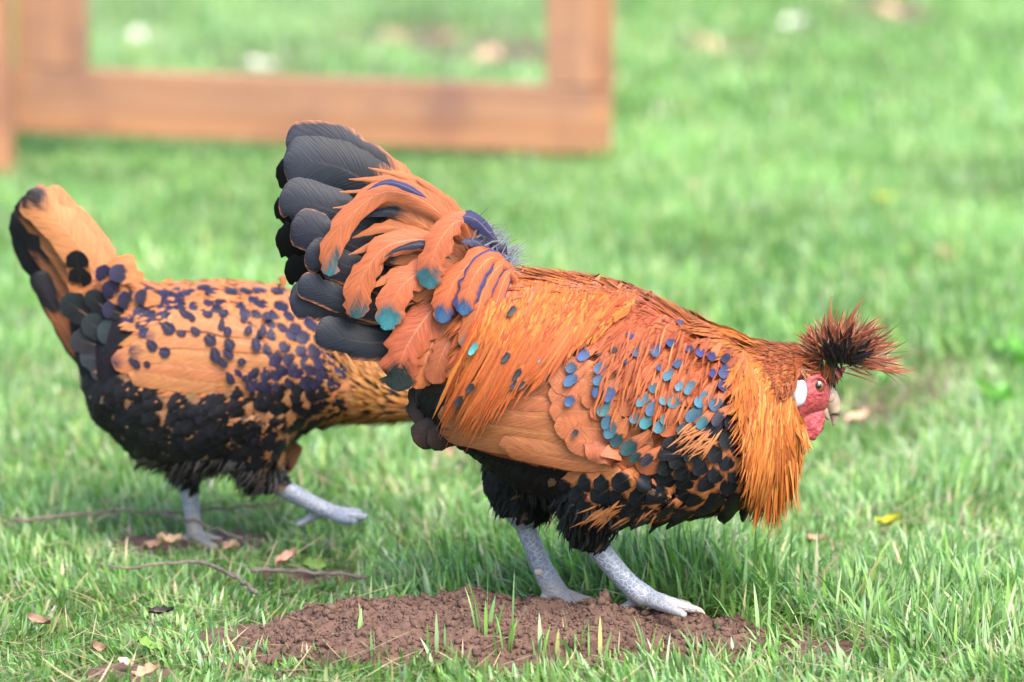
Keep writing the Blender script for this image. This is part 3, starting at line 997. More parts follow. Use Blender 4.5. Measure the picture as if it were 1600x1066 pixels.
def body_object(bird, colour_fn, skin_fn, name='body'):
    me = bird.me
    me.materials.clear()
    for m in (M_BODY, M_SHANK, M_FACE): me.materials.append(m)
    cols = np.zeros((len(me.vertices), 3))
    slot = np.zeros(len(me.vertices), int)
    for v in me.vertices:
        co = v.co
        px, py = proj((co.x, bird.Y, co.z))
        k = skin_fn(co, px, py)
        slot[v.index] = k
        cols[v.index] = og(colour_fn(px, py, co)) if k == 0 else (max(0, min(1, (py - skin_fn.dust) / 40)),) * 3
    col_attr(me, 'Col', cols)
    ms = np.array([max(slot[i] for i in p.vertices) for p in me.polygons], dtype=np.int32)
    me.polygons.foreach_set('material_index', ms)
    o = bpy.data.objects.new(name, me); COL.objects.link(o)
    child(o, bird.root)
    return o

BLK = (.0035, .0033, .0042)
BLU = (.010, .011, .020)

# ================================================================== ROOSTER
RY = 0.0
rooster = empty('rooster', (P(920, 945, 0).x, 0, P(920, 945, 0).z))
tag(rooster, 'orange rooster with a spiky crest and red wattle scratching on the soil heap', 'rooster')
bm = bmesh.new()
loft_into(bm, [((668, 455), (640, 560), .016), ((690, 425), (652, 630), .034), ((730, 400), (690, 672), .052), ((795, 430), (742, 706), .070), ((865, 436), (812, 755), .082),
               ((935, 446), (892, 792), .089), ((1005, 468), (980, 806), .091), ((1066, 500), (1078, 802), .088), ((1112, 530), (1140, 790), .080),
               ((1152, 553), (1180, 775), .066), ((1190, 552), (1212, 735), .050), ((1222, 550), (1238, 690), .037)], RY)
loft_into(bm, [((1170, 556), (1180, 690), .045), ((1212, 552), (1232, 672), .034), ((1250, 553), (1256, 655), .0255), ((1276, 557), (1281, 645), .0225), ((1291, 575), (1290, 640), .0160), ((1299, 594), (1294, 632), .0085)], RY, expo=2.0)
# legs: near one strides forward, far one stands
YN, YF = -.032, .030
near_shank = [P(922, 838, YN), P(950, 876, YN), P(985, 915, YN), P(1010, 934, YN)]
far_shank = [P(812, 800, YF), P(828, 840, YF), P(850, 893, YF), P(868, 925, YF)]
tube_into(bm, [P(985, 715, -.045), P(935, 775, -.044), P(917, 815, -.036), P(924, 848, YN)], [.058, .044, .024, .0118])
tube_into(bm, [P(845, 690, .035), P(818, 745, .034), P(822, 785, YF), P(832, 815, YF)], [.058, .040, .026, .016])
tube_into(bm, near_shank, [.0103, .0092, .0088, .0098], ns=16)
tube_into(bm, far_shank, [.0098, .0086, .0088, .0105], ns=16)
def toe(a, b, c, r0=.0068, r1=.0034):
    tube_into(bm, [a, b, c], [r0, r0 * .8, r1], n=10, ns=10)
toe(P(1006, 932, YN), P(1050, 944, YN - .004), P(1092, 954, YN - .006), .0078)
toe(P(1006, 934, YN), P(1040, 948, YN - .024), P(1072, 962, YN - .040))
toe(P(1006, 932, YN), P(1040, 940, YN + .016), P(1080, 946, YN + .030))
toe(P(1005, 935, YN), P(985, 944, YN + .006), P(968, 952, YN + .008), .005)
toe(P(868, 926, YF), P(900, 937, YF - .002), P(936, 941, YF), .0078)
toe(P(868, 927, YF), P(888, 942, YF - .016), P(905, 954, YF - .030))
toe(P(868, 925, YF), P(895, 932, YF + .016), P(925, 936, YF + .03))
toe(P(866, 925, YF), P(850, 938, YF - .004), P(836, 950, YF - .008), .0062)
r_me = finish_body(bm)
R = Bird(rooster, r_me, RY)

def r_colour(px, py, co):
    wing = [(690, 640), (705, 690), (800, 705), (1000, 738), (1100, 670), (1160, 640), (1160, 540)]
    if px > 1190: return (.40, .15, .035)
    if px > 1010 and py > 620 and py < 790: return (.42, .19, .07) if py < 740 else (.05, .03, .02)
    low = 690 + (px - 700) * .13 if px < 1000 else 740
    if py > low - 8: return BLK
    if px < 735 and py > 585: return (.02, .012, .01)
    if px < 740: return (.30, .11, .045)
    return (.38, .12, .035)
SHK = [([np.array(p) for p in near_shank], 842, .014), ([np.array(p) for p in far_shank], 806, .0135)]
def r_skin(co, px, py):
    if py > 925: return 1
    if 1240 < px and 560 < py < 660 and ((px - 1275) / 36) ** 2 + ((py - 611) / 44) ** 2 < 1 and py > 578 - (px - 1275) * .2: return 2
    if px > 1290 and py > 585: return 2
    if py > 800 and px < 905 and py > 806 + (px - 830) * .55 - (12 if px < 830 else 0): return 1
    if py > 838 and px > 905 and py > 845 - (px - 935) * .35: return 1
    return 0
r_skin.dust = 905
r_body = body_object(R, r_colour, r_skin)

# spur
spur = solid('spur', (lambda b: (ball_into(b, P(844, 893, YF - .005), .0042, (1.2, 1, 1)), b)[1])(bmesh.new()), M_SPUR, rooster)
# claws
def claw(a, b, parent):
    me = tube_mesh('claw', catmull([a, (Vector(a) + Vector(b)) / 2 + Vector((0, 0, .001)), b], 6), [.0028, .0026, .0022, .0016, .001, .0004], 8)
    o = bpy.data.objects.new('claw', me); COL.objects.link(o); me.materials.append(M_BEAK); child(o, parent)
claw(P(1088, 953, YN - .006), P(1102, 960, YN - .007), rooster)
claw(P(932, 941, YF), P(946, 946, YF), rooster)
claw(P(838, 949, YF - .008), P(830, 957, YF - .009), rooster)
claw(P(903, 953, YF - .029), P(912, 962, YF - .034), rooster)

# ---- head furniture
hy = R.surf(1279, 603)[0].y
eye = ellipsoid('eye', P(1279, 603, hy + .0026), (.0052, .0042, .0058), M_IRIS, rooster)
pup = ellipsoid('pupil', P(1279, 603, hy - .0008), (.0025, .0014, .0027), M_PUPIL, None)
pup.parent = eye
bm = bmesh.new()                                              # eyelid ring
for k in range(28):
    th = 2 * math.pi * k / 28
    ball_into(bm, P(1279 + 11.6 * math.cos(th), 603 + 13 * math.sin(th), hy - .0002), .0009)
solid('eyelid', bm, M_FACE, rooster)
ly = R.surf(1249, 614)[0].y
ellipsoid('earlobe', P(1248, 615, ly - .0030), (.0066, .0040, .0110), M_LOBE, rooster, (0, .18, 0), .18)
ellipsoid('wattle', P(1263, 661, -.011), (.0122, .0046, .0162), M_FACE, rooster, (0, .35, .1), .22, 4, 3)
ellipsoid('wattle', P(1258, 657, .012), (.0120, .0042, .0150), M_FACE, rooster, (0, .3, -.1), .22, 4, 8)
bm = bmesh.new()
tube_into(bm, [P(1286, 612, 0), P(1297, 622, 0), P(1304, 643, 0), P(1302, 665, 0)], [.0080, .0072, .0048, .0006], ns=14)
solid('upper_beak', bm, M_BEAK, rooster)
bm = bmesh.new()
tube_into(bm, [P(1280, 630, 0), P(1288, 643, 0), P(1296, 656, 0)], [.0062, .0050, .001], ns=12)
solid('lower_beak', bm, M_BEAK, rooster)
ellipsoid('nostril', P(1299, 621, -.0068), (.0032, .0016, .0042), M_BEAK, rooster, (0, .5, 0), .2)
for y_ in (-.006, .006):
    bm = bmesh.new()
    tube_into(bm, [P(1298, 594, y_ * .5), P(1310, 583, y_), P(1320, 574, y_ * 1.3)], [.0052, .0046, .0012], ns=12)
    solid('comb', bm, M_FACE, rooster)

# ---- plumage colours
ORG, ORD, GLD = (.47, .150, .052), (.33, .085, .025), (.56, .185, .026)
WPAN = (.53, .225, .10)
TEAL, BLUE, PURP = (.019, .060, .072), (.018, .042, .088), (.019, .021, .062)
SLATE = (.0062, .0075, .0125)
BUFF = (.52, .27, .11)

# ---- black down of belly and thighs and body fill (nobody could count it)
def fill(bird, n, cond, cols, L_px, W_px, dirfn, off=(.0005, .004), name='body_down', kind='lance', seg=4, tipc=None):
    sc = 1 / 1918.0
    me = bird.me
    cen = np.empty(len(me.polygons) * 3, np.float32); me.polygons.foreach_get('center', cen); cen = cen.reshape(-1, 3)
    idx = rng.permutation(len(cen))
    fb = FB(); c = 0
    mi = np.empty(len(cen), np.int32); me.polygons.foreach_get('material_index', mi)
    for i in idx:
        if mi[i]: continue
        co = cen[i]
        px, py = proj((co[0], bird.Y, co[2]))
        if not cond(px, py, co): continue
        d = dirfn(px, py)
        L_ = L_px * sc * random.uniform(.7, 1.3)
        pts, nr = bird.walk(co, (d[0], random.uniform(-.15, .15), -d[1]), L_, seg, off[0], off[1] * random.uniform(.5, 1.4))
        vv = np.linspace(0, 1, seg)
        cA = jit(cols(px, py), .25, .08)
        fb.add(pts, nr, prof(kind, vv, L_, W_px * sc * random.uniform(.7, 1.3)), cA, nv=3, camber=.2, vv=vv, edge=-9.0)
        c += 1
        if c >= n: break
    return fb.build(name, bird.root, 'stuff')

def r_flow(px, py):
    if px > 1150: return (-.35, .94)
    if py > 690: return (-.80, .60) if px > 960 else (-.55, .84)
    return (-.62, .78)
fill(R, 5200, lambda a, b, co: (b > 690 + max(0, (a - 700)) * .13 or (a < 740 and b > 600)) and a < 1190 and b < (846 if a > 965 else 822) and not r_skin(co, a, b), lambda a, b: BLK if random.random() > .04 else (.06, .035, .02), 30, 12, r_flow, (.0004, .0032), 'belly_down', kind='oval')
fill(R, 2600, lambda a, b, co: b < 640 and 720 < a < 1180, lambda a, b: random.choice((ORG, ORD, (.40, .11, .03))), 40, 11, r_flow, (.0008, .004), 'back_down')
fill(R, 1500, lambda a, b, co: 1150 < a < 1218 and b < 760, lambda a, b: random.choice((ORG, GLD, ORD)), 50, 8, r_flow, (.0005, .004), 'neck_down')
# ragged edge of the fluffy thighs and belly
fill(R, 700, lambda a, b, co: 750 < b < 818 and 770 < a < 965 and not r_skin(co, a, b), lambda a, b: BLK, 18, 5, lambda a, b: (-.2, .98), (.0015, .009), 'thigh_fluff')

# ---- far-side wing tip and black under-tail
def single(bird, name, pxs, wpx, kind, off0, off1, label=None, **kw):
    fb = FB(); bird.feather(fb, pxs, wpx, kind, off0, off1, **kw)
    return fb.build(name, bird.root, None, label)

def plane_feather(bird, name, pxs, Y0, Y1, wpx, kind='broad', tilt=(0, -1, .25), n=16, nv=7, label=None, bow=0.0, tiltend=None, **kw):
    ss = tipspace(n)
    path = catmull(pxs, n, ss)
    pts = np.array([P(a, b, Y0 + (Y1 - Y0) * s_ - bow * math.sin(math.pi * s_))[:] for (a, b), s_ in zip(path, ss)])
    t0 = np.array(tilt, float); t1 = np.array(tiltend if tiltend is not None else tilt, float)
    nr = t0[None] * (1 - ss)[:, None] + t1[None] * ss[:, None]
    L_ = np.linalg.norm(np.diff(pts, axis=0), axis=1).sum()
    sc = np.linalg.norm(np.array(P(800, 533, (Y0 + Y1) / 2) - CAMV)) / F
    fb = FB(); fb.add(pts, nr, prof(kind, ss, L_, wpx * sc), vv=ss, nv=nv, **kw)
    return fb.build(name, bird.root, None, label)

DBR = (.014, .006, .004)
for pxs, w_, y0, y1 in (([(745, 610), (690, 625), (650, 665)], 70, -.012, -.018), ([(760, 640), (700, 660), (646, 690)], 46, -.022, -.026), ([(750, 600), (690, 600), (646, 640)], 50, .0, -.004), ([(770, 660), (720, 672), (668, 692)], 40, -.03, -.03)):
    plane_feather(R, 'undertail_feather', pxs, y0, y1, w_, 'broad', (0, -1, .1), colA=BLK, colB=DBR, tip=.55, colE=BLK, edge=.25, camber=.08)

# ---- main tail feathers: a tent of broad slate feathers, far side first
far_tail = [([(700, 400), (560, 320), (432, 262)], 62), ([(700, 410), (560, 360), (428, 322)], 64), ([(695, 420), (560, 400), (430, 372)], 66), ([(695, 430), (560, 430), (444, 425)], 60), ([(690, 450), (570, 460), (470, 452)], 56)]
for i, (pxs, w_) in enumerate(far_tail):
    plane_feather(R, 'tail_feather', pxs, .006, .030 - .003 * i, w_, 'broad', (0, -1, -.35), n=26, nv=9, colA=jit(BLK), colE=(.05, .028, .02), edge=.05, camber=.15, fray=.09, split=6)
near_tail = [   # path, width, Y0, Y1, edge width
 ([(705, 372), (600, 275), (520, 225), (446, 222)], 66, .002, .004, .10),
 ([(705, 385), (600, 305), (530, 262), (443, 248)], 84, -.003, -.006, .06),
 ([(700, 420), (600, 372), (520, 330), (437, 306)], 74, -.008, -.016, .07),
 ([(700, 440), (590, 400), (520, 372), (455, 350)], 66, -.013, -.022, .07),
 ([(700, 455), (600, 432), (540, 415), (478, 392)], 58, -.017, -.026, .10),
 ([(700, 480), (610, 480), (530, 468), (452, 470)], 66, -.014, -.020, .10),
 ([(700, 490), (620, 490), (540, 470), (466, 440)], 44, -.020, -.029, .12),
 ([(705, 520), (640, 530), (570, 535), (493, 516)], 58, -.022, -.030, .16),
]
for i, (pxs, w_, y0, y1, ew) in enumerate(near_tail):
    plane_feather(R, 'tail_feather', pxs, y0, y1, w_, 'broad', (-.12, -1, .42), tiltend=(-.2, -1, .25), n=24, nv=9, colA=jit((.48, .22, .09), .08), colB=jit(SLATE), tip=.38 if i < 2 else .30, colE=(.42, .20, .085), edge=ew + .05, camber=.16, fray=.025, split=2)

# long narrow orange coverts lying along the upper tail
for i, (pxs, w_, yy) in enumerate([
 ([(745, 400), (690, 315), (640, 280), (575, 262)], 22, -.006), ([(740, 395), (680, 320), (620, 285), (545, 280)], 26, -.010), ([(740, 400), (680, 330), (610, 300), (530, 300)], 24, -.014),
 ([(735, 405), (670, 345), (600, 318), (520, 325)], 22, -.017), ([(725, 395), (700, 345), (660, 310), (612, 280)], 26, -.008), ([(745, 390), (716, 340), (690, 310), (650, 280)], 24, -.004),
 ([(720, 400), (660, 350), (610, 330), (560, 340)], 26, -.020), ([(725, 410), (650, 365), (600, 355), (550, 372)], 30, -.023), ([(725, 420), (660, 385), (600, 380), (545, 398)], 30, -.026),
 ([(720, 430), (660, 402), (610, 400), (560, 420)], 34, -.030), ([(720, 440), (660, 425), (620, 428), (580, 450)], 36, -.033), ([(715, 455), (660, 450), (625, 460), (598, 480)], 36, -.034),
 ([(715, 470), (670, 480), (640, 500), (615, 520)], 40, -.034), ([(712, 480), (690, 500), (660, 530), (640, 560)], 44, -.036)]):
    blk = i > 5 and i % 3 == 0
    plane_feather(R, 'tail_covert', pxs, yy, yy - .010, w_ * 1.15, 'lance', (-.1, -1, .35), n=16, nv=5, colA=jit((.46, .18, .068), .12), colB=jit(BLU) if blk else None, tip=.55 if blk else 2, colE=(.05, .03, .03), edge=.10 if blk else -.3, camber=.3, fray=.10, split=3)

# curved sickles with teal ends
sick = [  # path, width, Y, tip start, tip colour, root colour, edge colour, edge
 ([(725, 375), (668, 318), (600, 300), (545, 340), (519, 385), (514, 432)], 38, -.040, .845, TEAL, None),
 ([(720, 400), (665, 375), (605, 385), (570, 425), (558, 460), (557, 498)], 46, -.044, .84, (.012, .036, .042), None),
 ([(745, 395), (722, 345), (692, 368), (676, 405), (671, 452)], 44, -.052, .78, TEAL, None),
 ([(730, 435), (680, 418), (635, 440), (612, 475), (601, 516)], 50, -.049, .76, (.022, .090, .105), None),
 ([(728, 450), (690, 470), (655, 510), (628, 560), (622, 612)], 66, -.050, .74, (.008, .012, .012), (.40, .13, .055)),
 ([(728, 470), (700, 500), (672, 545), (655, 590), (650, 608)], 46, -.047, 2, None, (.44, .165, .065)),
 ([(735, 480), (712, 515), (690, 555), (676, 600)], 40, -.052, 2, None, (.36, .12, .05)),
]
for pxs, w_, y_, ts, tc, rc in sick:
    plane_feather(R, 'sickle_feather', pxs, y_ + .022, y_, w_, 'sickle', (-.05, -1, .45), tiltend=(-.05, -1, .12), n=24, nv=7, bow=.008, colA=jit(rc or (.48, .175, .075), .06), colB=tc, tip=ts, colE=(.36, .11, .045), edge=.10, camber=.22, fray=.10, split=6)
# dark bands where the sickles bend over
for pxs, w_, y_, c in (([(668, 310), (630, 290), (600, 285), (572, 298)], 12, -.050, PURP), ([(775, 375), (742, 342), (712, 340), (686, 366)], 22, -.046, (.018, .018, .055)), ([(705, 405), (665, 382), (625, 388), (600, 402)], 16, -.050, BLU), ([(768, 402), (745, 378), (720, 378)], 26, -.040, (.03, .03, .06))):
    plane_feather(R, 'sickle_feather', pxs, y_ + .01, y_, w_, 'lance', (0, -1, .5), n=12, nv=5, colA=c, camber=.4, fray=.12)

# saddle sickles bending over at the tail root
sad = [
 ([(800, 420), (755, 398), (716, 432), (697, 470), (690, 505)], 42, -.056, .80, BLUE, .25),
 ([(803, 428), (770, 402), (742, 430), (729, 465), (723, 493)], 38, -.060, .80, BLUE, .25),
 ([(806, 432), (785, 412), (760, 445), (742, 500), (729, 549)], 36, -.063, .84, (.025, .09, .115), .18),
 ([(808, 436), (795, 425), (778, 465), (762, 530), (753, 570)], 30, -.067, .86, (.035, .13, .11), .15),
 ([(785, 430), (740, 440), (712, 480), (700, 540), (697, 588)], 42, -.052, 2, None, 0),
 ([(795, 440), (752, 480), (728, 540), (712, 602)], 36, -.058, 2, None, 0),
 ([(800, 445), (765, 500), (738, 560), (726, 600)], 30, -.062, .92, BLK, 0),
]
for pxs, w_, y_, ts, tc, bl in sad:
    plane_feather(R, 'saddle_sickle', pxs, y_ + .030, y_, w_, 'sickle', (.05, -1, .5), tiltend=(0, -1, .15), n=20, nv=7, bow=.006, colA=jit(ORG if tc else (.36, .12, .045), .08), colB=tc, tip=ts, colE=(.022, .022, .07) if bl else (.35, .12, .05), edge=bl + .12 if bl else .05, side=1 if bl else 0, camber=.3, fray=.08, split=4)
# pale down sticking up at the tail root
# wisps between the coverts of the upper tail
fb = FB()
for i in range(150):
    s_ = random.random(); t_ = random.random()
    a0, b0 = 745 - 30 * s_ + random.gauss(0, 5), 392 + 70 * s_
    L_ = random.uniform(70, 150) * (1 - .35 * s_)
    an = math.radians(-128 - 50 * s_ + random.gauss(0, 6)); be = -.5 - .3 * random.random()
    y_ = -.010 - .024 * s_
    ss = np.linspace(0, 1, 8); x_, yv = a0, b0; pp = []
    for k in range(8):
        pp.append(P(x_, yv, y_ - .006 * ss[k])[:]); x_ += L_ / 7 * math.cos(an + be * ss[k]); yv += L_ / 7 * math.sin(an + be * ss[k])
    fb.add(pp, np.tile([0, -1, .35], (8, 1)), prof('lance', ss, 1, random.uniform(4, 9) / 1918), jit(random.choice((ORG, ORG, (.50, .22, .10), (.40, .13, .05), (.04, .03, .03))), .2), nv=3, vv=ss, fray=.15)
fb.build('tail_wisps', rooster, 'stuff')
fb = FB()
for i in range(120):
    a = random.uniform(735, 800); b = 372 + (a - 735) * .75 + random.gauss(0, 7)
    ang = math.radians(random.gauss(-62, 22)); L_ = random.uniform(18, 48)
    y_ = random.uniform(-.04, .03)
    q = [P(a, b, y_)[:], P(a + .5 * L_ * math.cos(ang), b + .5 * L_ * math.sin(ang), y_)[:], P(a + L_ * math.cos(ang + .3), b + L_ * math.sin(ang + .3), y_)[:]]
    pts = catmull(q, 4)
    fb.add(pts, np.tile([0, -1, .3], (4, 1)), np.array([.0007, .0006, .0004, .0001]), jit((.10, .10, .13), .4), nv=3)
fb.build('tail_root_down', rooster, 'stuff')
for pxs, w_ in (([(760, 420), (760, 385), (776, 372)], 26), ([(775, 425), (778, 395), (792, 385)], 20), ([(745, 400), (742, 370), (760, 352)], 22)):
    plane_feather(R, 'tail_covert', pxs, -.02, -.03, w_, 'oval', (.2, -1, .3), n=10, nv=5, colA=(.05, .05, .07), fray=.2, split=4)

# ---- breast feathers with black ends
poly = [(985, 742), (1010, 715), (1060, 690), (1085, 655), (1110, 610), (1150, 600), (1178, 640), (1185, 700), (1195, 765), (1150, 800), (1050, 814), (960, 818), (915, 790), (880, 745), (925, 735)]
sites = []
r_ = 0
for yy in np.arange(590, 826, 20):
    r_ += 1
    for xx in np.arange(880 + (r_ % 2) * 15, 1205, 30):
        a, b = xx + random.gauss(0, 3.2), yy + random.gauss(0, 2.5)
        if inpoly(a, b, poly): sites.append((a, b))
sites.sort(key=lambda q: q[0] + q[1] * .25)
for i, (a, b) in enumerate(sites):
    low = b > 700 + max(0, 1000 - a) * .25 and b > 742
    dark = b > 735 + max(0, (1120 - a)) * .10
    L_, W_ = random.uniform(48, 58), random.uniform(27, 33)
    dx, dy = -.80 + random.gauss(0, .08), .55 + random.gauss(0, .08)
    if a > 1120: dx, dy = -.45 + random.gauss(0, .1), .85
    tc = jit((.0045, .005, .0075), .3)
    ts = random.uniform(.50, .62) if not dark else random.uniform(.30, .50)
    o_ = .0020 + .0030 * i / len(sites)
    single(R, 'breast_feather', [(a - dx * L_ * .62, b - dy * L_ * .62), (a, b), (a + dx * L_ * .38, b + dy * L_ * .38)], W_, 'oval', o_, o_ + .0022, n=12, nv=7, colA=jit((.46, .19, .068), .15), colB=tc, tip=ts, camber=.18, fray=.05)
for i, (a, b) in enumerate([(1018, 728), (1042, 722), (1060, 712), (1082, 704), (1104, 690), (1120, 668), (1040, 738), (1068, 732), (1094, 722), (1116, 706), (1134, 684), (1140, 655), (1148, 630)]):
    single(R, 'breast_feather', [(a + 24, b - 14), (a + 6, b - 4), (a - 14, b + 10)], 27, 'oval', .004, .0105 if b < 725 else .007, n=12, nv=7, colA=jit((.46, .19, .068), .15), colB=jit((.004, .0045, .0065), .3), tip=.38, camber=.05, fray=.06)
# orange fluff tufts between them
fb = FB()
for cx_, cy_, n_, ln in ((942, 797, 26, 32), (1085, 688, 26, 36), (1000, 792, 5, 22), (1070, 672, 10, 30)):
    for i in range(n_):
        a, b = cx_ + random.gauss(0, 12), cy_ + random.gauss(0, 7)
        d_ = random.gauss(2.55, .18)
        R.feather(fb, [(a - .5 * ln * math.cos(d_), b - .5 * ln * math.sin(d_)), (a, b), (a + .5 * ln * math.cos(d_), b + .5 * ln * math.sin(d_))], 3.4, 'lance', .007 if cy_ > 700 else .014, .0105 if cy_ > 700 else .018, n=5, nv=3, colA=jit((.52, .24, .09), .2))
fb.build('breast_fluff', rooster, 'stuff')

# ---- folded wing: flight feathers, then coverts
flight = [([(1012, 708), (920, 720), (800, 692)], 34), ([(1008, 696), (900, 706), (790, 684)], 34),
          ([(1020, 690), (860, 695), (702, 663)], 46), ([(1000, 668), (860, 675), (699, 640)], 44), ([(990, 645), (860, 650), (712, 628)], 40),
          ([(975, 625), (860, 622), (735, 612)], 40), ([(965, 605), (870, 598), (765, 596)], 38), ([(955, 585), (880, 575), (800, 575)], 36)]
for i, (pxs, w_) in enumerate(flight):
    bl = i in (2, 3)
    o_ = .0015 + .0009 * i
    single(R, 'flight_feather', pxs, w_, 'broad', o_, .0115 + .0004 * i, n=18, nv=7, colA=jit(WPAN, .05), colB=BLK if bl else None, tip=.93 if bl else 2, colE=(.36, .135, .055), edge=.05, camber=.12, fray=.02)
def covert(a, b, L_, W_, d, colA, colB, ts, o_, name='wing_covert', **kw):
    dx, dy = math.cos(d), math.sin(d)
    single(R, name, [(a - dx * L_ * .7, b - dy * L_ * .7), (a - dx * L_ * .2, b - dy * L_ * .2), (a + dx * L_ * .3, b + dy * L_ * .3)], W_, 'oval', o_ - .0065, o_ + .0012, n=12, nv=7, colA=colA, colB=colB, tip=ts, camber=.08, **kw)
PANEL = (.50, .195, .09)
# greater coverts: a plain row whose ends make the scalloped line on the wing
for i, (a, b) in enumerate([(1012, 716), (975, 716), (945, 704), (920, 686), (903, 664), (895, 640), (893, 615), (893, 595),]):
    covert(a, b, (64, 80, 96)[i] if i < 3 else 110, 50, math.radians(192 - i * 1.5), jit(PANEL, .04), None, 2, .0098 + .0003 * i, colE=(.40, .15, .07), edge=.06, fray=.03)
for i in range(46):                                           # plain reddish lesser coverts
    a, b = random.uniform(925, 1115), random.uniform(520, 690)
    if b < 612 or b > 735 - (1115 - a) * .1 or b < 505 + (1000 - a) * .35 or b > 700 + (1000 - a) * .4 or a + b * .2 > 1235: continue
    c = (.31, .085, .03) if b < 615 else (.42, .145, .06)
    covert(a, b, 54, 28, math.radians(150 + random.gauss(0, 9)) if b > 600 else math.radians(140 + random.gauss(0, 9)), jit(c, .14), None, 2, .0104 + .001 * (a - 900) / 250, fray=.08)
spots = [(947, 489, 'p', 16), (941, 500, 'k', 12), (1034, 506, 'p', 10), (1057, 513, 'p', 10), (1008, 472, 'k', 12), (1050, 500, 'k', 10), (982, 534, 'p', 14), (962, 515, 'k', 14), (992, 558, 'b', 16), (1018, 558, 'b', 17), (1040, 549, 'b', 16), (1067, 560, 'p', 13), (1081, 565, 'p', 16), (1097, 573, 'p', 16),
 (913, 562, 'b', 18), (895, 577, 'b', 18), (893, 596, 'b', 19), (893, 624, 'b', 17), (935, 578, 'b', 17), (934, 596, 'b', 18), (933, 611, 'b', 17), (951, 617, 'b', 18), (942, 637, 't', 21), (949, 655, 't', 20), (953, 669, 't', 20), (964, 682, 'd', 22), (982, 694, 'd', 24), (993, 706, 'd', 16), (1008, 710, 'k', 18),
 (1016, 608, 't', 17), (1037, 595, 't', 16), (1023, 583, 'b', 12), (1050, 578, 'b', 14), (1001, 627, 't', 17), (1014, 638, 't', 19), (992, 650, 't', 18), (1006, 657, 't', 20), (1033, 627, 't', 18), (1047, 631, 't', 20), (1055, 608, 't', 13), (1069, 613, 't', 14), (1026, 664, 't', 20), (1036, 652, 't', 17), (1085, 629, 't', 21), (1076, 648, 't', 20), (1087, 659, 't', 18), (1105, 636, 'b', 19), (1118, 612, 'p', 20), (1118, 594, 'p', 18), (1100, 594, 'p', 12), (1118, 578, 'k', 14), (956, 554, 'k', 10), (903, 671, 'k', 10), (975, 574, 'k', 8), (1062, 668, 'd', 18), (1110, 656, 'k', 18)]
SC = {'p': PURP, 'k': (.014, .012, .020), 'b': BLUE, 't': (.020, .064, .086), 'd': (.008, .026, .030)}
spots.sort(key=lambda q: q[0] * .5 + q[1] * -.9 if 0 else -q[1] * .0 + q[0])
for i, (a, b, c, sz) in enumerate(spots):
    d = math.radians(128 + (b - 540) * .10) if a > 975 else math.radians(140 if b < 600 else 120)
    ts = .62
    L_ = sz * 2.15
    base = (.31, .085, .03) if b < 600 and a > 930 else (.43, .15, .062)
    dx, dy = math.cos(d), math.sin(d)
    # the coloured end is the last 38 percent; centre it on the spot
    tx, ty = a + dx * sz * .52, b + dy * sz * .52
    o_ = (.0152 + .001 * (a - 890) / 230) * min(1, max(.38, .38 + (b - 500) / 110)); ts = .44
    single(R, 'spangled_covert', [(tx - dx * L_, ty - dy * L_), (tx - dx * L_ * .5, ty - dy * L_ * .5), (tx, ty)], sz * .84, 'oval', o_ - .004, o_ + random.uniform(-.0008, .0004), n=14, nv=7, colA=jit(base, .1), colB=jit(SC[c], .3, .15), tip=ts + random.uniform(-.06, .08), camber=.10, fray=.025)
# dark bar at the bend of the wing
for a, b, L_, d in ((1050, 688, 60, 178), (1040, 704, 50, 185), (1068, 676, 56, 165), (1100, 670, 50, 150), (1088, 655, 44, 150)):
    covert(a, b, L_, 24, math.radians(d), (.010, .0095, .014), None, 2, .0125, fray=.12, split=4)

# ---- fields of narrow feathers
def strands(bird, name, A, E, bend, n, span, wpx, cols, off, tipcol=None, tipp=0.0, mirror=True, t_rng=(0, .62), seg=7, tipfix=None):
    fb = FB()
    Ac, Ec = catmull(A, 60), catmull(E, 60)
    items = sorted(((random.random(), random.uniform(*t_rng)) for _ in range(n)), key=lambda q: -q[1])
    for s_, t0 in items:
        k = min(59, max(0, int(s_ * 59)))
        a, e = Ac[k] + rng.normal(0, 3, 2), Ec[k] + rng.normal(0, 5, 2)
        m = (a + e) / 2 + np.array(bend(s_))
        t1 = min(1.0, t0 + span * random.uniform(.8, 1.2))
        tt = np.linspace(t0, t1, 4)
        wv = rng.normal(0, 1.9, (4, 2)) * np.array([0, .5, 1, 1.6])[:, None]
        path = [tuple((1 - t) ** 2 * a + 2 * t * (1 - t) * m + t * t * e + w_) for t, w_ in zip(tt, wv)]
        o0 = off[0] + (off[3] - off[0]) * t0 + (1 - t0) * off[2]
        ss = tipspace(seg)
        pts, nr = bird.lay(path, seg, o0, o0 + off[1] * random.uniform(.6, 1.3), ss)
        L_ = np.linalg.norm(np.diff(pts, axis=0), axis=1).sum()
        cA = jit(cols(s_, t0), .22, .08)
        hasb = random.random() < tipp
        hw = prof('lance', ss, L_, wpx * random.uniform(.7, 1.3) / 1918)
        kw = dict(vv=ss, nv=3, camber=.12, fray=.12, colB=tipcol if hasb else None, tip=.80 if hasb else 2.0)
        fb.add(pts, nr, hw, cA, **kw)
        if mirror:
            p2 = pts.copy(); p2[:, 1] = 2 * bird.Y - p2[:, 1]
            n2 = nr.copy(); n2[:, 1] *= -1
            fb.add(p2, n2, hw, cA, **kw)
    return fb.build(name, bird.root, 'stuff')

